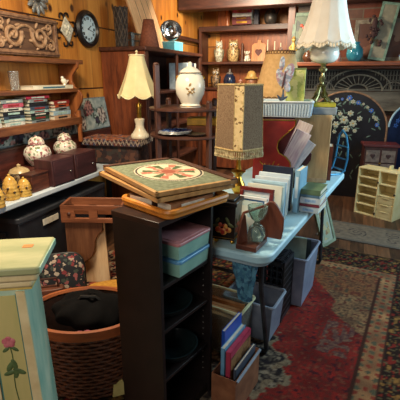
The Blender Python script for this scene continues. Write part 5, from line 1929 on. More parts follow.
# ================================================================== UNDER THE WHITE TABLE
def under_table():
    # clear tub full of card
    g = Vector((0.075, 2.03, 0.0125))
    clear = GLASS('clear_plastic', (222, 226, 214), 0.25)
    o = T('clear_tub', 'clear plastic tub of brown card just right of the black bookcase', 'tub', t_pt(-0.88, 1.80, 0.0125), RT)
    b = open_box(B(), 0.36, 0.20, 0.29, 0.006, 0.9)
    b.build('tub_wall', clear, o, bev=0.003)
    B().tube([(x, y, 0.292) for x, y in rrect(0.372, 0.212, 0.02, 4)], 0.009, 6, closed=True).build('rim', M('cloudy_rim', (206, 204, 160), (184, 184, 146), 14, 0.35), o)
    cd = T('card_sheets', 'brown cardboard sheets packed upright in the clear tub', 'cardboard', t_pt(-0.88, 1.80, 0.0195), RT)
    for i in range(4):
        B().box((0, -0.063 + 0.042 * i, 0.115 + 0.005 * (i % 2)), (0.28, 0.022, 0.23 + 0.01 * (i % 2))).build('sheet', M('brown_card', (176, 126, 78), (150, 102, 60), 14, 0.8), cd)
    # cardboard box with books
    gc = Vector((0.174, 1.591, 0.0125))
    o = T('cardboard_box', 'open cardboard box of books in front of the black bookcase', 'box', gc, -31)
    b = open_box(B(), 0.122, 0.27, 0.2, 0.005, 1.0)
    b.build('box_wall', M('kraft_card', (150, 98, 66), (122, 74, 48), 14, 0.8), o, bev=0.001)
    fl = B().box((0.066, 0, 0.199), (0.012, 0.26, 0.006), (0, 30, 0))
    fl.build('flap', M('flap_grey', (120, 130, 146), (96, 104, 120), 14, 0.6), o)
    rot = Matrix.Rotation(R(-31), 3, 'Z')

    def inb(x, y, z):
        return gc + rot @ Vector((x, y, z))
    for i, (lb, c, x, t, hgt, dz) in enumerate((('bright blue folder standing at the left in the cardboard box', (36, 86, 190), -0.046, 0.016, 0.37, 0), ('light blue book standing second in the cardboard box', (120, 176, 214), -0.026, 0.02, 0.31, 0), ('pink edged brown book standing third in the cardboard box', (196, 66, 96), 0.002, 0.024, 0.30, 0), ('slate notebook standing at the right in the cardboard box', (84, 92, 110), 0.036, 0.012, 0.22, 0))):
        bk = T('book', lb, 'book', inb(x, 0.015 + 0.02 * (i == 0), 0.0055), -31)
        cv = M('box_book_%d' % i, c, tuple(int(q * .85) for q in c), 14, 0.45)
        k = 0.002
        L_ = 0.22 if i else 0.18
        b = B().box((-t / 2 + k / 2, 0, hgt / 2), (k, L_, hgt)).box((t / 2 - k / 2, 0, hgt / 2), (k, L_, hgt)).box((0, -L_ / 2 + k / 2, hgt / 2), (t, k, hgt))
        if i == 2:
            b.box((0, 0, hgt - 0.001), (t, L_, 0.002))
        b.build('cover', cv, bk)
        B().box((0, 0.003, hgt / 2 - 0.001), (t - 2 * k, L_ - 0.008, hgt - 0.006)).build('page_block', PAPER if i != 2 else M('pink_edge', (206, 96, 116), (186, 76, 100), 20, 0.6), bk)
        if i == 2:
            B().box((t / 2 + 0.001, 0, hgt / 2 - 0.012), (0.0016, L_ - 0.01, hgt - 0.04)).build('cover_picture', PATCH('brown_print', [(120, 84, 54), (96, 62, 40), (150, 108, 70)], 24, 0.5, 0), bk)
    # grey open tub
    o = T('plastic_tub', 'open grey plastic tub on the rug under the near right table corner', 'tub', t_pt(-0.745, 2.035, 0.0125), RT)
    b = open_box(B(), 0.3, 0.225, 0.235, 0.007, 0.9)
    gt = M('grey_tub', (132, 142, 158), (108, 118, 136), 10, 0.45)
    b.build('tub_wall', gt, o, bev=0.004)
    B().tube([(x, y, 0.237) for x, y in rrect(0.312, 0.237, 0.02, 4)], 0.009, 6, closed=True).build('rim', M('grey_tub_rim', (150, 162, 178), (128, 140, 158), 10, 0.45), o)
    # black crate
    o = T('lattice_crate', 'black lattice sided crate between the two grey tubs under the table', 'crate', t_pt(-0.765, 2.258, 0.0125), RT)
    b = B()
    w, d, h = 0.3, 0.19, 0.4
    for k in range(9):
        x = -w / 2 + w * k / 8
        for y in (-d / 2, d / 2):
            b.box((x, y, h / 2), (0.012, 0.01, h))
    for k in range(11):
        y = -d / 2 + d * k / 10
        for x in (-w / 2, w / 2):
            b.box((x, y, h / 2), (0.01, 0.012, h))
    b.build('uprights', BLACK, o)
    b = B()
    for k in range(9):
        z = 0.016 + (h - 0.022) * k / 8
        th = 0.03 if k in (0, 8) else 0.01
        for y in (-d / 2, d / 2):
            b.box((0, y, z), (w + 0.012, 0.012, th))
        for x in (-w / 2, w / 2):
            b.box((x, 0, z), (0.012, d + 0.012, th))
    b.build('rails', M('black_plastic', (44, 44, 50), (30, 30, 34), 20, 0.4), o)
    B().box((0, 0, 0.01), (w - 0.02, d - 0.02, 0.012)).build('bottom', BLACK, o)
    lidb = B()
    for k in range(8):
        lidb.box((0, -d / 2 + 0.014 + 0.0225 * k, h + 0.021), (w - 0.01, 0.011, 0.008))
    for x in (-0.13, 0.0, 0.13):
        lidb.box((x, 0, h + 0.0205), (0.014, d, 0.0085))
    lidb.build('grid_lid', M('black_plastic', (0, 0, 0)), o)
    # blue grey file tub
    o = T('file_tub', 'blue grey open file tub under the table nearest the leaning picture', 'tub', t_pt(-0.665, 2.56, 0.0125), RT)
    b = open_box(B(), 0.26, 0.36, 0.35, 0.007, 0.9)
    b.build('tub_wall', M('blue_grey_tub', (136, 146, 170), (112, 124, 148), 10, 0.45), o, bev=0.004)
    B().tube([(x, y, 0.352) for x, y in rrect(0.272, 0.372, 0.02, 4)], 0.008, 6, closed=True).build('rim', M('blue_grey_rim', (156, 168, 190), (132, 144, 168), 10, 0.45), o)
    for i, (lb, c, y, h) in enumerate((('pale green folder standing up out of the blue grey file tub', (180, 206, 186), -0.1, 0.46), ('dark folder standing behind the green one in the file tub', (60, 70, 80), 0.03, 0.40))):
        f = T('file_folder', lb, 'folder', t_pt(-0.665 + 0.02, 2.56 + y, 0.0205), RT + 12)
        B().box((0, -0.006, h / 2), (0.17, 0.004, h)).box((0, 0.006, h / 2), (0.17, 0.004, h)).box((-0.084, 0, h / 2), (0.004, 0.016, h)).build('cover', M('folder_%d' % i, c, None, 14, 0.5), f)
        B().box((0.003, 0, h / 2), (0.155, 0.007, h - 0.01)).build('papers', PAPER, f)
    # leaning picture
    base = Q(339, 248, 0.0)
    frame('leaning_picture', 'narrow framed picture on the floor leaning at the far table end', 'picture', 0.2, 0.43, 0.028, 0.024, M('sage_frame', (150, 164, 140), (120, 134, 112), 20, 0.5),
          PATCH('print_muted', [(170, 160, 120), (190, 178, 140), (150, 120, 90), (160, 170, 150)], 26, 0.5, 0), (base.x - 0.075, base.y + 0.06, 0.013), 38, -14, M('sage_mount', (176, 186, 170), None, 20, 0.6), 0.025, ry=-9)
    # scraps
    for px, py, lb, rz in ((119, 397, 'folded cream paper at the foot of the woven basket', 20), (218, 397, 'folded cream paper at the foot of the cardboard box', -30)):
        g = Q(px, py, 0.0)
        s = T('paper_scrap', lb, 'paper', (g.x, g.y, 0.0125 if px > 200 else 0.012), rz, rx=0)
        B().prism([(-0.03, 0.0), (0.03, 0.0), (0.034, 0.05), (0.022, 0.085), (-0.02, 0.075)], -0.006, 0.006, 'xz').build('folded_sheet', M('cream_sheet', (228, 214, 146), (206, 190, 120), 20, 0.7), s, bev=0.002)


under_table()


# ================================================================== HEARTH, RIGHT
def hearth():
    # floral tole screen
    g = UV(5.36, -0.07, 0.001)
    o = T('fire_screen', 'black arched fire screen painted with white and blue flowers before the fireplace', 'fire screen', g, RB)
    w, h = 0.96, 1.32

    def arch(w, h, k=1.0, n=26):
        s = h - w * 0.5 * k
        return [(-w / 2, 0.0), (w / 2, 0.0)] + [(w / 2 * math.cos(PI * i / n), s + w * 0.5 * k * math.sin(PI * i / n)) for i in range(n + 1)]
    tb = M('tole_panel', (26, 26, 34), (16, 16, 22), 10, 0.3)
    pn = B().prism(arch(w, h, 0.95), -0.01, 0.01, 'xz').build('panel', tb, o, bev=0.003)
    pa = arch(w, h, 0.95)
    B().tube([(x, -0.006, z) for x, z in pa[1:]] + [(-w / 2, -0.006, 0.0)], 0.012, 7).build('rim', M('tan_rim', (150, 116, 88), (110, 82, 62), 20, 0.5), o)
    rnd = random.Random(5)
    pet, leaf, cen, blue = B(), B(), B(), B()

    def flower(x, z, r, tgt, n=6):
        r = r * 0.74
        for k in range(n):
            a = 2 * PI * k / n + x * 9
            tgt.sph((x + r * 0.6 * math.cos(a), -0.0115, z + r * 0.6 * math.sin(a)), (r * 0.48, 0.004, r * 0.34), 8, (0, -math.degrees(a), 0))
        cen.sph((x, -0.013, z), (r * 0.25, 0.004, r * 0.25), 8)
    for x, z, r in ((-0.02, 0.98, 0.07), (0.09, 0.94, 0.06), (-0.11, 0.92, 0.055), (0.02, 0.87, 0.055), (0.16, 1.0, 0.045), (-0.16, 1.0, 0.045), (0.05, 1.06, 0.05), (-0.07, 1.05, 0.04), (0.0, 0.79, 0.04), (0.12, 0.85, 0.035), (-0.12, 0.83, 0.035)):
        flower(x, z, r, pet)
    for k in range(17):       # garland near the arch
        a = PI * (0.06 + 0.88 * k / 16)
        x, z = 0.37 * math.cos(a), 0.86 + 0.36 * math.sin(a)
        flower(x, z + rnd.uniform(-.02, .02), rnd.uniform(0.022, 0.04), pet if k % 3 else blue)
        leaf.sph((x + 0.03, -0.0115, z - 0.03), (0.012, 0.003, 0.03), 8, (0, rnd.uniform(0, 180), 0))
    flower(0.02, 1.245, 0.045, blue)
    for k in range(40):
        x, z = rnd.gauss(0, 0.13), rnd.gauss(0.9, 0.11)
        leaf.sph((x, -0.011, z), (0.009, 0.003, 0.03), 8, (0, rnd.uniform(0, 180), 0))
    for k in range(12):
        x = rnd.uniform(-0.3, 0.3)
        leaf.sph((x, -0.011, rnd.uniform(0.25, 0.7)), (0.008, 0.003, 0.035), 8, (0, rnd.uniform(-40, 40), 0))
    merge(pn, pet.build('white_flowers', M('petal_white', (176, 178, 160), (130, 138, 124), 60, 0.5), o),
          blue.build('blue_flowers', M('petal_blue', (62, 112, 190), (40, 78, 150), 60, 0.5), o),
          leaf.build('painted_leaves', M('leaf_dull', (92, 116, 104), (64, 84, 76), 60, 0.5), o),
          cen.build('flower_centres', M('centre_ochre', (196, 160, 80), (160, 120, 50), 60, 0.5), o))
    # side wing
    wg = B().prism([(x + 0.3, z) for x, z in arch(0.6, 1.2, 0.95)], -0.009, 0.009, 'xz').build('wing_panel', M('wing_navy', (26, 40, 74), (16, 26, 54), 10, 0.3), o, loc=(w / 2 + 0.014, 0.0, 0), rot=(0, 0, 24), bev=0.003)
    wa = [(x + 0.3, z) for x, z in arch(0.6, 1.2, 0.95)]
    B().tube([(x, -0.006, z) for x, z in wa[1:]], 0.012, 7).build('wing_rim', M('pale_blue_rim', (166, 200, 220), (130, 170, 196), 20, 0.4), wg)
    fw = B()
    for k in range(9):
        a = PI * (0.2 + 0.75 * k / 8)
        x, z = 0.3 + 0.22 * math.cos(a), 0.9 + 0.2 * math.sin(a)
        for q in range(5):
            b = 2 * PI * q / 5
            fw.sph((x + 0.018 * math.cos(b), -0.0105, z + 0.018 * math.sin(b)), (0.014, 0.004, 0.01), 8, (0, -math.degrees(b), 0))
    f_ = fw.build('wing_flowers', M('petal_blue', (0, 0, 0)), wg)
    merge(wg, f_)
    # hearts cabinet
    o = T('painted_cabinet', 'small dark cabinet with four pale painted panels behind the cream cubbies', 'cabinet', (2.14, 4.74, 0.001), -14)
    B().box((0, 0, 0.355), (0.36, 0.24, 0.71)).build('cabinet_body', WOOD('oxblood_wood', (76, 38, 36), (46, 24, 24), 'z'), o, bev=0.004)
    B().box((0, -0.004, 0.725), (0.4, 0.27, 0.03)).build('top', WOOD('oxblood_top', (104, 40, 44), (70, 28, 30), 'x'), o, bev=0.006)
    pm = M('dusty_panel', (136, 116, 104), (104, 86, 78), 26, 0.7)
    for sx in (-1, 1):
        for i, z in enumerate((0.60, 0.44)):
            p = B().box((sx * 0.085, -0.123, z), (0.15, 0.008, 0.145)).build('door_panel', pm, o, bev=0.003)
            hb = B()
            hb.sph((sx * 0.085 - 0.012, -0.128, z + 0.012), (0.017, 0.003, 0.017), 8).sph((sx * 0.085 + 0.012, -0.128, z + 0.012), (0.017, 0.003, 0.017), 8)
            hb.prism([(sx * 0.085 - 0.026, z + 0.004), (sx * 0.085, z - 0.03), (sx * 0.085 + 0.026, z + 0.004)], -0.1305, -0.1265)
            hb.build('heart', M('heart_brown', (70, 40, 40), (50, 28, 28), 40, 0.6), p)
    B().sph((0.0, -0.13, 0.52), 0.009, 8).build('knob', BRASS, o)
    # cream cubby unit
    a, b_ = Q(353.5, 212, 0), Q(391.5, 222.5, 0)
    d = (b_ - a)
    rz = math.degrees(math.atan2(d.y, d.x))
    W = d.length
    dep = 0.2
    nrm = Vector((-math.sin(R(rz)), math.cos(R(rz)), 0))
    ctr = (a + b_) / 2 + nrm * dep / 2
    o = T('cubby_unit', 'cream cubby unit of open compartments standing beyond the grey mat', 'cubby unit', (ctr.x, ctr.y, 0.0005), rz)
    H_ = 0.535
    cm = M('cream_plastic', (238, 222, 170), (224, 206, 150), 10, 0.5)
    t = 0.014
    b = B()
    for x in (-W / 2 + t / 2, 0.0 + 0.02, W / 2 - t / 2):
        b.box((x, 0, H_ / 2), (t, dep, H_))
    b.build('uprights', cm, o, bev=0.002)
    B().box((0, dep / 2 - 0.005, H_ / 2), (W - 2 * t, 0.01, H_ - 0.01)).build('back', M('cream_back', (246, 226, 160), (234, 212, 144), 10, 0.55), o)
    xl0, xl1 = -W / 2 + t, 0.02 - t / 2
    for z in (0.008, 0.12, 0.225, 0.33, 0.43, H_ - 0.007):
        B().box(((xl0 + xl1) / 2, 0, z), (xl1 - xl0, dep - 0.006, t)).build('shelf', cm, o, bev=0.0015)
    xr0, xr1 = 0.02 + t / 2, W / 2 - t
    for z in (0.008, 0.26, 0.385, H_ - 0.007):
        B().box(((xr0 + xr1) / 2, 0, z), (xr1 - xr0, dep - 0.006, t)).build('shelf', cm, o, bev=0.0015)
    for z0, z1 in ((0.018, 0.092), (0.096, 0.17), (0.174, 0.25)):
        dr = B().box(((xr0 + xr1) / 2, -0.004, (z0 + z1) / 2), (xr1 - xr0 - 0.004, dep - 0.02, z1 - z0)).build('drawer', M('cream_drawer', (226, 210, 158), (210, 192, 138), 10, 0.5), o, bev=0.002)
        B().box(((xr0 + xr1) / 2, -0.094, z1 - 0.008), (0.08, 0.012, 0.008)).build('handle', cm, dr)
    b = B()
    for s in (-1, 1):
        b.box((0.12 + s * 0.05, 0.05, H_ + 0.02), (0.02, 0.06, 0.04))
    b.build('top_lugs', cm, o, bev=0.002)
    b = B()
    for x, z in ((0.02, 0.40), (0.02, 0.05), (0.02, 0.035), (W / 2 - 0.01, 0.3)):
        b.sph((x, -dep / 2 - 0.003, z), (0.011, 0.006, 0.011), 8)
    b.build('dark_studs', M('stud_dark', (60, 50, 44), (40, 34, 30), 30, 0.5), o)


hearth()


# ================================================================== MANTEL THINGS
def mantel():
    zm = 1.671

    def mp(v, u=5.6):
        return UV(u, v, zm)
    # large leaning green framed pictures
    frame('leaning_picture', 'green framed picture with a red bird leaning at the left mantel end', 'picture', 0.5, 0.62, 0.045, 0.03, M('green_frame', (92, 112, 92), (62, 80, 68), 20, 0.5),
          PATCH('dark_marsh', [(52, 66, 54), (72, 84, 66), (40, 48, 44), (90, 96, 72)], 9, 0.5, 0), UV(5.68, -0.6, zm), RB, -9)
    bird = None
    fr = [o for o in C.objects if o.name.startswith('leaning_picture') and 'red bird' in o.get('label', '')][0]
    b = B().sph((-0.09, -0.018, 0.42), (0.045, 0.006, 0.02), 10, (0, 35, 0)).sph((-0.05, -0.018, 0.45), (0.05, 0.005, 0.016), 10, (0, -25, 0)).sph((-0.135, -0.018, 0.46), (0.02, 0.006, 0.018), 8)
    b.build('red_bird', M('bird_red', (190, 70, 44), (150, 46, 32), 40, 0.5), fr)
    frame('leaning_picture', 'wide dark landscape picture in a grey frame behind the teal vase', 'picture', 1.0, 0.5, 0.05, 0.025, M('grey_frame', (126, 118, 104), (92, 84, 74), 20, 0.6),
          PATCH('brown_landscape', [(92, 56, 44), (116, 76, 60), (76, 48, 42), (130, 104, 88)], 5, 0.6, 0), UV(5.71, 0.42, zm), RB, -7)
    frame('leaning_picture', 'narrow pale green glass panel leaning on the landscape picture', 'picture', 0.2, 0.66, 0.03, 0.02, M('pale_green_frame', (122, 150, 132), (92, 120, 106), 20, 0.45),
          M('pale_pane', (142, 140, 122), (116, 112, 98), 8, 0.3), UV(5.62, 0.2, zm + .016), RB, -5, ry=9)
    o = T('dried_flowers', 'bunch of dark dried flowers tied to the top of the green panel', 'flowers', UV(5.6, 0.14, zm + 0.28), RB)
    rnd = random.Random(3)
    b, s = B(), B()
    for k in range(26):
        x, z = rnd.gauss(0, 0.04), rnd.gauss(0.1, 0.08)
        b.sph((x, -0.02 + rnd.uniform(-.02, .02), z), (0.022, 0.016, 0.018), 8, (0, rnd.uniform(0, 90), 0))
        s.tube([(0, 0.0, -0.06), (x * 0.5, -0.01, z * 0.4), (x, -0.02, z)], 0.003, 5)
    b.sph((0, -0.02, 0.1), (0.035, 0.02, 0.12), 10)
    b.build('flower_heads', M('dried_plum', (66, 36, 36), (42, 24, 26), 40, 0.8), o)
    s.build('stems', M('dried_stem', (80, 70, 46), (56, 48, 32), 40, 0.8), o)
    # teal vase
    o = T('glass_vase', 'round teal glass vase on the mantel beside the white lampshade', 'vase', mp(-0.05, 5.535), 0)
    B().lathe([(0.04, 0), (0.07, 0.015), (0.095, 0.06), (0.098, 0.1), (0.09, 0.145), (0.06, 0.18), (0.045, 0.2), (0.052, 0.225), (0.046, 0.225), (0.038, 0.2), (0.052, 0.178), (0.08, 0.14), (0.094, 0.1), (0.09, 0.06), (0.06, 0.022)], 32).build('vase_wall', M('teal_glass', (70, 150, 166), (40, 110, 132), 9, 0.08), o)
    o = T('small_vase', 'small blue white china vase near the right end of the mantel', 'vase', mp(0.5, 5.53), 0)
    B().lathe([(0.03, 0), (0.05, 0.02), (0.055, 0.06), (0.035, 0.1), (0.03, 0.12), (0.04, 0.135), (0.034, 0.135), (0.024, 0.12)], 24).build('vase_wall', M('blue_white_china', (190, 214, 220), (150, 184, 196), 20, 0.2), o)
    B().lathe([(0.056, 0.055), (0.0565, 0.065)], 24, cap0=False, cap1=False).build('blue_band', M('petal_blue', (0, 0, 0)), o)
    # yellow figurine
    o = T('figurine', 'small gold standing figurine on the mantel left of the white lampshade', 'figurine', mp(-0.79, 5.5), 0)
    b = B().lathe([(0.04, 0), (0.042, 0.02), (0.03, 0.03), (0.034, 0.08), (0.024, 0.15), (0.03, 0.2), (0.012, 0.24)], 20)
    b.sph((0, 0, 0.265), (0.026, 0.026, 0.03), 12)
    for sx in (-1, 1):
        b.tube([(sx * 0.025, 0, 0.2), (sx * 0.05, -0.01, 0.17), (sx * 0.03, -0.035, 0.14)], 0.011, 6)
    b.build('body', M('old_gold', (196, 164, 88), (150, 118, 56), 40, 0.45), o)
    B().cyl((0, 0, 0.28), (0, 0, 0.31), 0.03, 0.008).build('hat', M('old_gold_dark', (150, 120, 60), (110, 86, 40), 40, 0.45), o)
    o = T('figurine', 'dark brown round jar between figurine and lampshade on the mantel', 'jar', mp(-0.6, 5.5), 0)
    o.name = 'brown_jar'
    B().lathe([(0.04, 0), (0.065, 0.03), (0.068, 0.07), (0.05, 0.1)], 24).build('body', M('brown_glaze', (0, 0, 0)), o)
    B().lathe([(0.052, 0.1), (0.048, 0.112), (0.02, 0.122), (0.01, 0.136), (0.0, 0.14)], 24).build('lid', M('brown_glaze', (0, 0, 0)), o)
    o = T('pink_vase', 'small pink china vase on the mantel close to the milk glass lamp', 'vase', mp(-0.12, 5.5) + TP * -0.12, 0)
    B().lathe([(0.025, 0), (0.04, 0.03), (0.03, 0.07), (0.02, 0.09), (0.03, 0.105), (0.024, 0.105), (0.014, 0.09)], 20).build('vase_wall', M('pink_china', (196, 150, 140), (170, 116, 110), 30, 0.3), o)
    B().tube([(0.04 * math.cos(2 * PI * k / 20), 0.04 * math.sin(2 * PI * k / 20), 0.032) for k in range(20)], 0.003, 5, closed=True).build('band', BRASS, o)


mantel()


# ================================================================== ALCOVE THINGS
def alcove_things():
    def on(px, py, u=6.34, z=None):
        a, y, d = ray(px, py)
        t = u / (a * SA + y * CA)
        return Vector((a * t, y * t, z if z is not None else CAMH + d * t))
    Z1, Z2, Z3 = 2.2285, 1.716, 1.331

    def owl(label, px, z, h, body_c, dark, rz=0, fat=1.0, group=None):
        g = on(px, 60)
        o = T('owl_figurine', label, 'owl figurine', (g.x, g.y, z), rz, group)
        bm_ = PATCH('owl_' + label.split()[0], [body_c, tuple(int(x * .75) for x in body_c), body_c, dark], 60, 0.4, 0.1)
        k = h / 0.28
        B().lathe([(0.05 * k * fat, 0), (0.062 * k * fat, 0.02 * k), (0.074 * k * fat, 0.08 * k), (0.07 * k * fat, 0.14 * k), (0.056 * k * fat, 0.175 * k), (0.062 * k * fat, 0.21 * k), (0.056 * k * fat, 0.245 * k), (0.03 * k * fat, 0.265 * k), (0.0, 0.27 * k)], 26).build('body', bm_, o)
        b = B()
        for s in (-1, 1):
            b.cyl((s * 0.036 * k * fat, -0.01 * k, 0.245 * k), (s * 0.045 * k * fat, -0.012 * k, 0.285 * k), 0.016 * k, 0.002, 8)
        b.build('ear_tufts', bm_, o)
        b = B()
        for s in (-1, 1):
            b.sph((s * 0.024 * k * fat, -0.052 * k * fat, 0.215 * k), (0.018 * k, 0.012 * k, 0.018 * k), 12)
        b.build('eye_rings', WHITEC, o)
        b = B()
        for s in (-1, 1):
            b.sph((s * 0.024 * k * fat, -0.062 * k * fat, 0.215 * k), (0.009 * k, 0.007 * k, 0.009 * k), 10)
        b.build('eyes', BLACK, o)
        B().cyl((0, -0.055 * k * fat, 0.2 * k), (0, -0.07 * k * fat, 0.178 * k), 0.012 * k, 0.001, 8).build('beak', BRASS, o)
        for s in (-1, 1):
            b = B().sph((s * 0.066 * k * fat, -0.0, 0.1 * k), (0.018 * k, 0.045 * k, 0.07 * k), 12, (0, s * 8, 0))
            b.build('wing', M('owl_wing_' + label.split()[0], dark, tuple(int(x * .7) for x in dark), 60, 0.5), o)
        return o
    owl('white owl figurine at the left of the middle alcove shelf', 219, Z2, 0.31, (216, 210, 186), (150, 140, 112), -10, 0.8)
    owl('tan speckled owl figurine beside the white one on the alcove shelf', 233, Z2, 0.32, (196, 164, 110), (110, 80, 48), -5, 1.08)
    owl('mottled dark owl figurine on the lowest alcove shelf', 216, Z3, 0.29, (150, 120, 84), (66, 48, 38), -10, 0.9)
    # blue black jar
    g = on(230, 60)
    o = T('glazed_jar', 'blue black glazed jar with a pale knob on the lowest alcove shelf', 'jar', (g.x, g.y, Z3), 0)
    B().lathe([(0.06, 0), (0.09, 0.04), (0.1, 0.1), (0.085, 0.16), (0.05, 0.2)], 26).build('body', M('blue_black_glaze', (38, 52, 84), (24, 28, 44), 10, 0.15), o)
    B().lathe([(0.056, 0.2), (0.05, 0.215), (0.02, 0.23), (0.016, 0.25), (0.02, 0.265), (0.0, 0.28)], 22).build('lid', M('grey_glaze', (130, 122, 116), (90, 84, 80), 20, 0.3), o)
    g = on(252, 60)
    o = T('hat_jar', 'tan straw coloured jar with a domed brimmed lid on the lowest alcove shelf', 'jar', (g.x, g.y, Z3), 0)
    B().lathe([(0.08, 0), (0.1, 0.03), (0.1, 0.1), (0.085, 0.13)], 28).build('body', M('clay_brown', (150, 96, 62), (110, 66, 42), 20, 0.5), o)
    B().lathe([(0.115, 0.13), (0.118, 0.142), (0.08, 0.16), (0.07, 0.2), (0.05, 0.235), (0.02, 0.25), (0.0, 0.252)], 28).build('lid', M('straw_glaze', (206, 168, 98), (170, 130, 68), 24, 0.5), o)
    g = on(241, 60, 6.3)
    o = T('small_jar', 'small brown pot between the blue jar and the straw jar', 'pot', (g.x, g.y, Z3), 0)
    B().lathe([(0.03, 0), (0.045, 0.03), (0.04, 0.08), (0.028, 0.1)], 20).build('body', M('clay_brown', (0, 0, 0)), o)
    B().lathe([(0.03, 0.1), (0.026, 0.11), (0.008, 0.12), (0.0, 0.128)], 18).build('lid', M('pink_china', (0, 0, 0)), o)
    # middle shelf rest
    g = on(247, 60, 6.3)
    o = T('dog_figurine', 'little white sitting dog figurine before the heart cutting board', 'figurine', (g.x, g.y, Z2), -20)
    b = B().sph((0, 0.01, 0.05), (0.04, 0.05, 0.055), 12, (25, 0, 0)).sph((0, -0.02, 0.115), (0.034, 0.036, 0.034), 12).sph((0, -0.055, 0.105), (0.016, 0.022, 0.014), 10)
    for s in (-1, 1):
        b.cyl((s * 0.02, -0.035, 0.0), (s * 0.018, -0.02, 0.07), 0.011, 0.014, 8).sph((s * 0.032, -0.008, 0.125), (0.01, 0.016, 0.028), 8, (0, s * 20, 0)).sph((s * 0.035, 0.02, 0.02), (0.02, 0.03, 0.02), 8)
    b.tube([(0, 0.05, 0.02), (0.01, 0.075, 0.03), (0.015, 0.085, 0.06)], 0.008, 6)
    b.build('body', M('china_white', (230, 222, 204), (206, 196, 176), 20, 0.3), o)
    e = B()
    e.sph((0, -0.077, 0.108), 0.006, 8)
    for s in (-1, 1):
        e.sph((s * 0.013, -0.052, 0.125), 0.005, 8)
    e.build('eyes_and_nose', BLACK, o)
    g = on(242, 60, 6.42)
    o = T('figurine', 'slim dark brown carved figure behind the little white dog', 'figurine', (g.x, g.y, Z2), 0)
    B().lathe([(0.03, 0), (0.032, 0.02), (0.02, 0.06), (0.026, 0.15), (0.016, 0.2), (0.024, 0.235), (0.018, 0.265), (0.0, 0.28)], 18).build('body', M('carved_brown', (110, 66, 44), (66, 38, 28), 40, 0.5), o)
    B().cyl((0, 0, 0), (0, 0, 0.012), 0.038).build('base', BLACK, o)
    g = on(258, 60, 6.45)
    o = T('cutting_board', 'tan wooden board with a dark heart leaning on the alcove back', 'board', (g.x, g.y, Z2), RB, rx=-9)
    B().prism([(-0.11, 0), (0.11, 0), (0.11, 0.24), (0.08, 0.27), (0.03, 0.275), (0.025, 0.32), (-0.025, 0.32), (-0.03, 0.275), (-0.08, 0.27), (-0.11, 0.24)], -0.008, 0.008).build('board', WOOD('tan_board', (206, 142, 84), (170, 104, 54), 'z'), o, bev=0.003)
    b = B().sph((-0.024, -0.009, 0.15), (0.032, 0.004, 0.032), 12).sph((0.024, -0.009, 0.15), (0.032, 0.004, 0.032), 12)
    b.prism([(-0.052, 0.138), (0, 0.075), (0.052, 0.138)], -0.012, -0.0075)
    b.build('heart', M('heart_dark', (104, 52, 44), (76, 36, 32), 40, 0.6), o)
    for i, (px, lb) in enumerate(((267, 'white taper candlestick left of the other two on the alcove shelf'), (274, 'white taper candlestick in the middle of three on the alcove shelf'), (280, 'white taper candlestick nearest the fireplace on the alcove shelf'))):
        g = on(px, 60, 6.3)
        if i == 0:
            cs = T('candlestick', lb, 'candlestick', (g.x, g.y, Z2), 0, 'taper candlesticks')
            B().lathe([(0.035, 0), (0.036, 0.008), (0.012, 0.02), (0.016, 0.05), (0.009, 0.07), (0.018, 0.1), (0.018, 0.11)], 20).build('holder', M('dark_brass', (110, 86, 56), (76, 58, 38), 24, 0.4, 0.8), cs)
            B().cyl((0, 0, 0.108), (0, 0, 0.3), 0.0105, 0.009).build('candle', M('candle_white', (226, 212, 186), (206, 190, 160), 20, 0.5), cs)
            B().cyl((0, 0, 0.3), (0, 0, 0.308), 0.0015).build('wick', BLACK, cs)
        else:
            dup(cs, lb, (g.x, g.y, Z2), 0, group='taper candlesticks', scale=(1, 1, 1.0 - 0.08 * i))
    # top shelf
    g = on(226, 30, 6.34)
    o = T('bottle', 'tall orange brown bottle on the top alcove shelf', 'bottle', (g.x + 0.02, g.y, Z1), 0)
    B().lathe([(0.034, 0), (0.036, 0.02), (0.036, 0.18), (0.026, 0.22), (0.016, 0.25), (0.016, 0.3)], 22).build('glass', M('amber_glaze', (214, 140, 92), (176, 96, 56), 14, 0.25), o)
    B().cyl((0, 0, 0.3), (0, 0, 0.33), 0.019).build('cap', M('pink_china', (0, 0, 0)), o)
    o = T('pine_box', 'orange pine box standing left of the bottle on the top alcove shelf', 'box', (g.x - 0.055, g.y + 0.05, Z1), RB)
    B().box((0, 0, 0.12), (0.12, 0.1, 0.24)).build('box_body', WOOD('orange_pine', (0, 0, 0), (0, 0, 0)), o, bev=0.003)
    B().box((0, 0, 0.246), (0.126, 0.106, 0.012)).build('lid', OAKD, o, bev=0.002)
    g = on(243, 30, 6.3)
    z = Z1
    for c, nm, t in (((120, 40, 40), 'dark red', 0.06), ((96, 34, 38), 'maroon', 0.045), ((232, 226, 210), 'off white', 0.05), ((206, 70, 70), 'bright red', 0.045), ((196, 120, 84), 'tan', 0.03)):
        lp = {'dark red': 'bottom of the top alcove shelf stack', 'maroon': 'second in the top alcove shelf stack', 'off white': 'middle of the top alcove shelf stack', 'bright red': 'second from top in the top alcove shelf stack', 'tan': 'top of the top alcove shelf stack'}[nm]
        book('%s hardback lying flat, %s' % (nm, lp), 0.29, 0.2, t, M('alc_' + nm.replace(' ', '_'), c, None, 20, 0.5), (g.x, g.y, z), RB + random.uniform(-4, 4), 'flat', 'books on the top alcove shelf', mark=BRASS if nm != 'off white' else None)
        z += t + 0.0005
    g = on(254, 30, 6.3)
    o = T('small_box', 'white topped dark box standing right of the stacked books', 'box', (g.x + 0.035, g.y, Z1), RB)
    B().box((0, 0, 0.1), (0.07, 0.09, 0.2)).build('box_body', M('slate_box', (60, 58, 70), (40, 38, 48), 20, 0.5), o, bev=0.003)
    B().box((0, 0, 0.215), (0.075, 0.095, 0.03)).build('lid', M('white_label', (0, 0, 0)), o, bev=0.003)
    g = on(266, 30, 6.3)
    o = T('pitcher', 'dark grey pitcher with a tall neck on the top alcove shelf', 'pitcher', (g.x + 0.06, g.y, Z1), 0)
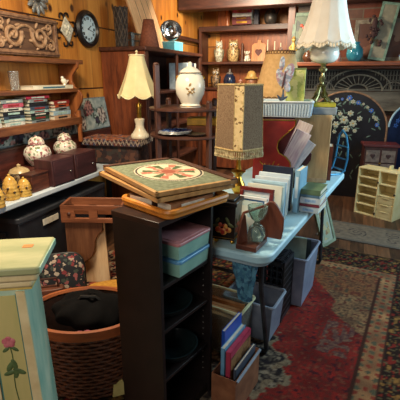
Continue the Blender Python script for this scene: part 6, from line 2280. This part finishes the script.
    B().lathe([(0.06, 0), (0.085, 0.03), (0.095, 0.09), (0.08, 0.16), (0.045, 0.2), (0.036, 0.25), (0.05, 0.3), (0.044, 0.3), (0.03, 0.25)], 26).build('body', M('pewter_dark', (78, 76, 78), (48, 46, 50), 20, 0.35), o)
    B().tube([(0.04, 0, 0.28), (0.1, 0, 0.27), (0.12, 0, 0.2), (0.085, 0, 0.12)], 0.009, 7).build('handle', M('pewter_dark', (0, 0, 0)), o)


alcove_things()


# ================================================================== CAMERA AND LIGHT
cam = D.cameras.new('camera')
cam.lens = 36.0
cam.sensor_width = 36.0
cam.clip_start = 0.02
co = D.objects.new('camera', cam)
co.location = (0, 0, CAMH)
co.rotation_euler = (R(90) - PITCH, 0, 0)
C.objects.link(co)
bpy.context.scene.camera = co


def area(name, loc, target, sx, sy, power, col):
    l = D.lights.new(name, 'AREA')
    l.shape = 'RECTANGLE'
    l.size, l.size_y = sx, sy
    l.energy = power
    l.color = col
    o = D.objects.new(name, l)
    o.location = loc
    d = Vector(target) - Vector(loc)
    o.rotation_euler = d.to_track_quat('-Z', 'Y').to_euler()
    C.objects.link(o)


# daylight from windows at the right and behind, a ceiling fitting over the tables
area('window_light', (2.5, 2.6, 1.75), (0.0, 2.9, 1.05), 1.2, 1.1, 50, (0.62, 0.88, 1.0))
area('ceiling_lamp', (-0.7, 1.9, 2.55), (-0.95, 2.5, 0.0), 0.45, 0.45, 58, (1.0, 0.84, 0.60))
area('alcove_fill', (0.4, 4.8, 2.5), (0.8, 6.2, 1.5), 0.4, 0.4, 72, (1.0, 0.84, 0.62))  # added fill to brighten the alcove shelves, no fitting there
area('window_behind', (-0.9, -1.0, 2.2), (-0.5, 2.2, 1.2), 1.2, 0.8, 26, (1.0, 0.93, 0.82))

w = D.worlds.new('world')
bpy.context.scene.world = w
w.use_nodes = True
bg = w.node_tree.nodes['Background']
bg.inputs[0].default_value = (0.75, 0.85, 1.0, 1)
bg.inputs[1].default_value = 0.07

sc = bpy.context.scene
sc.view_settings.view_transform = 'Standard'
sc.view_settings.look = 'None'
sc.view_settings.gamma = 1
sc.view_settings.use_curve_mapping = False
sc.view_settings.exposure = 0.15
try:
    sc.cycles.max_bounces = 8
    sc.cycles.use_denoising = True
except Exception:
    pass
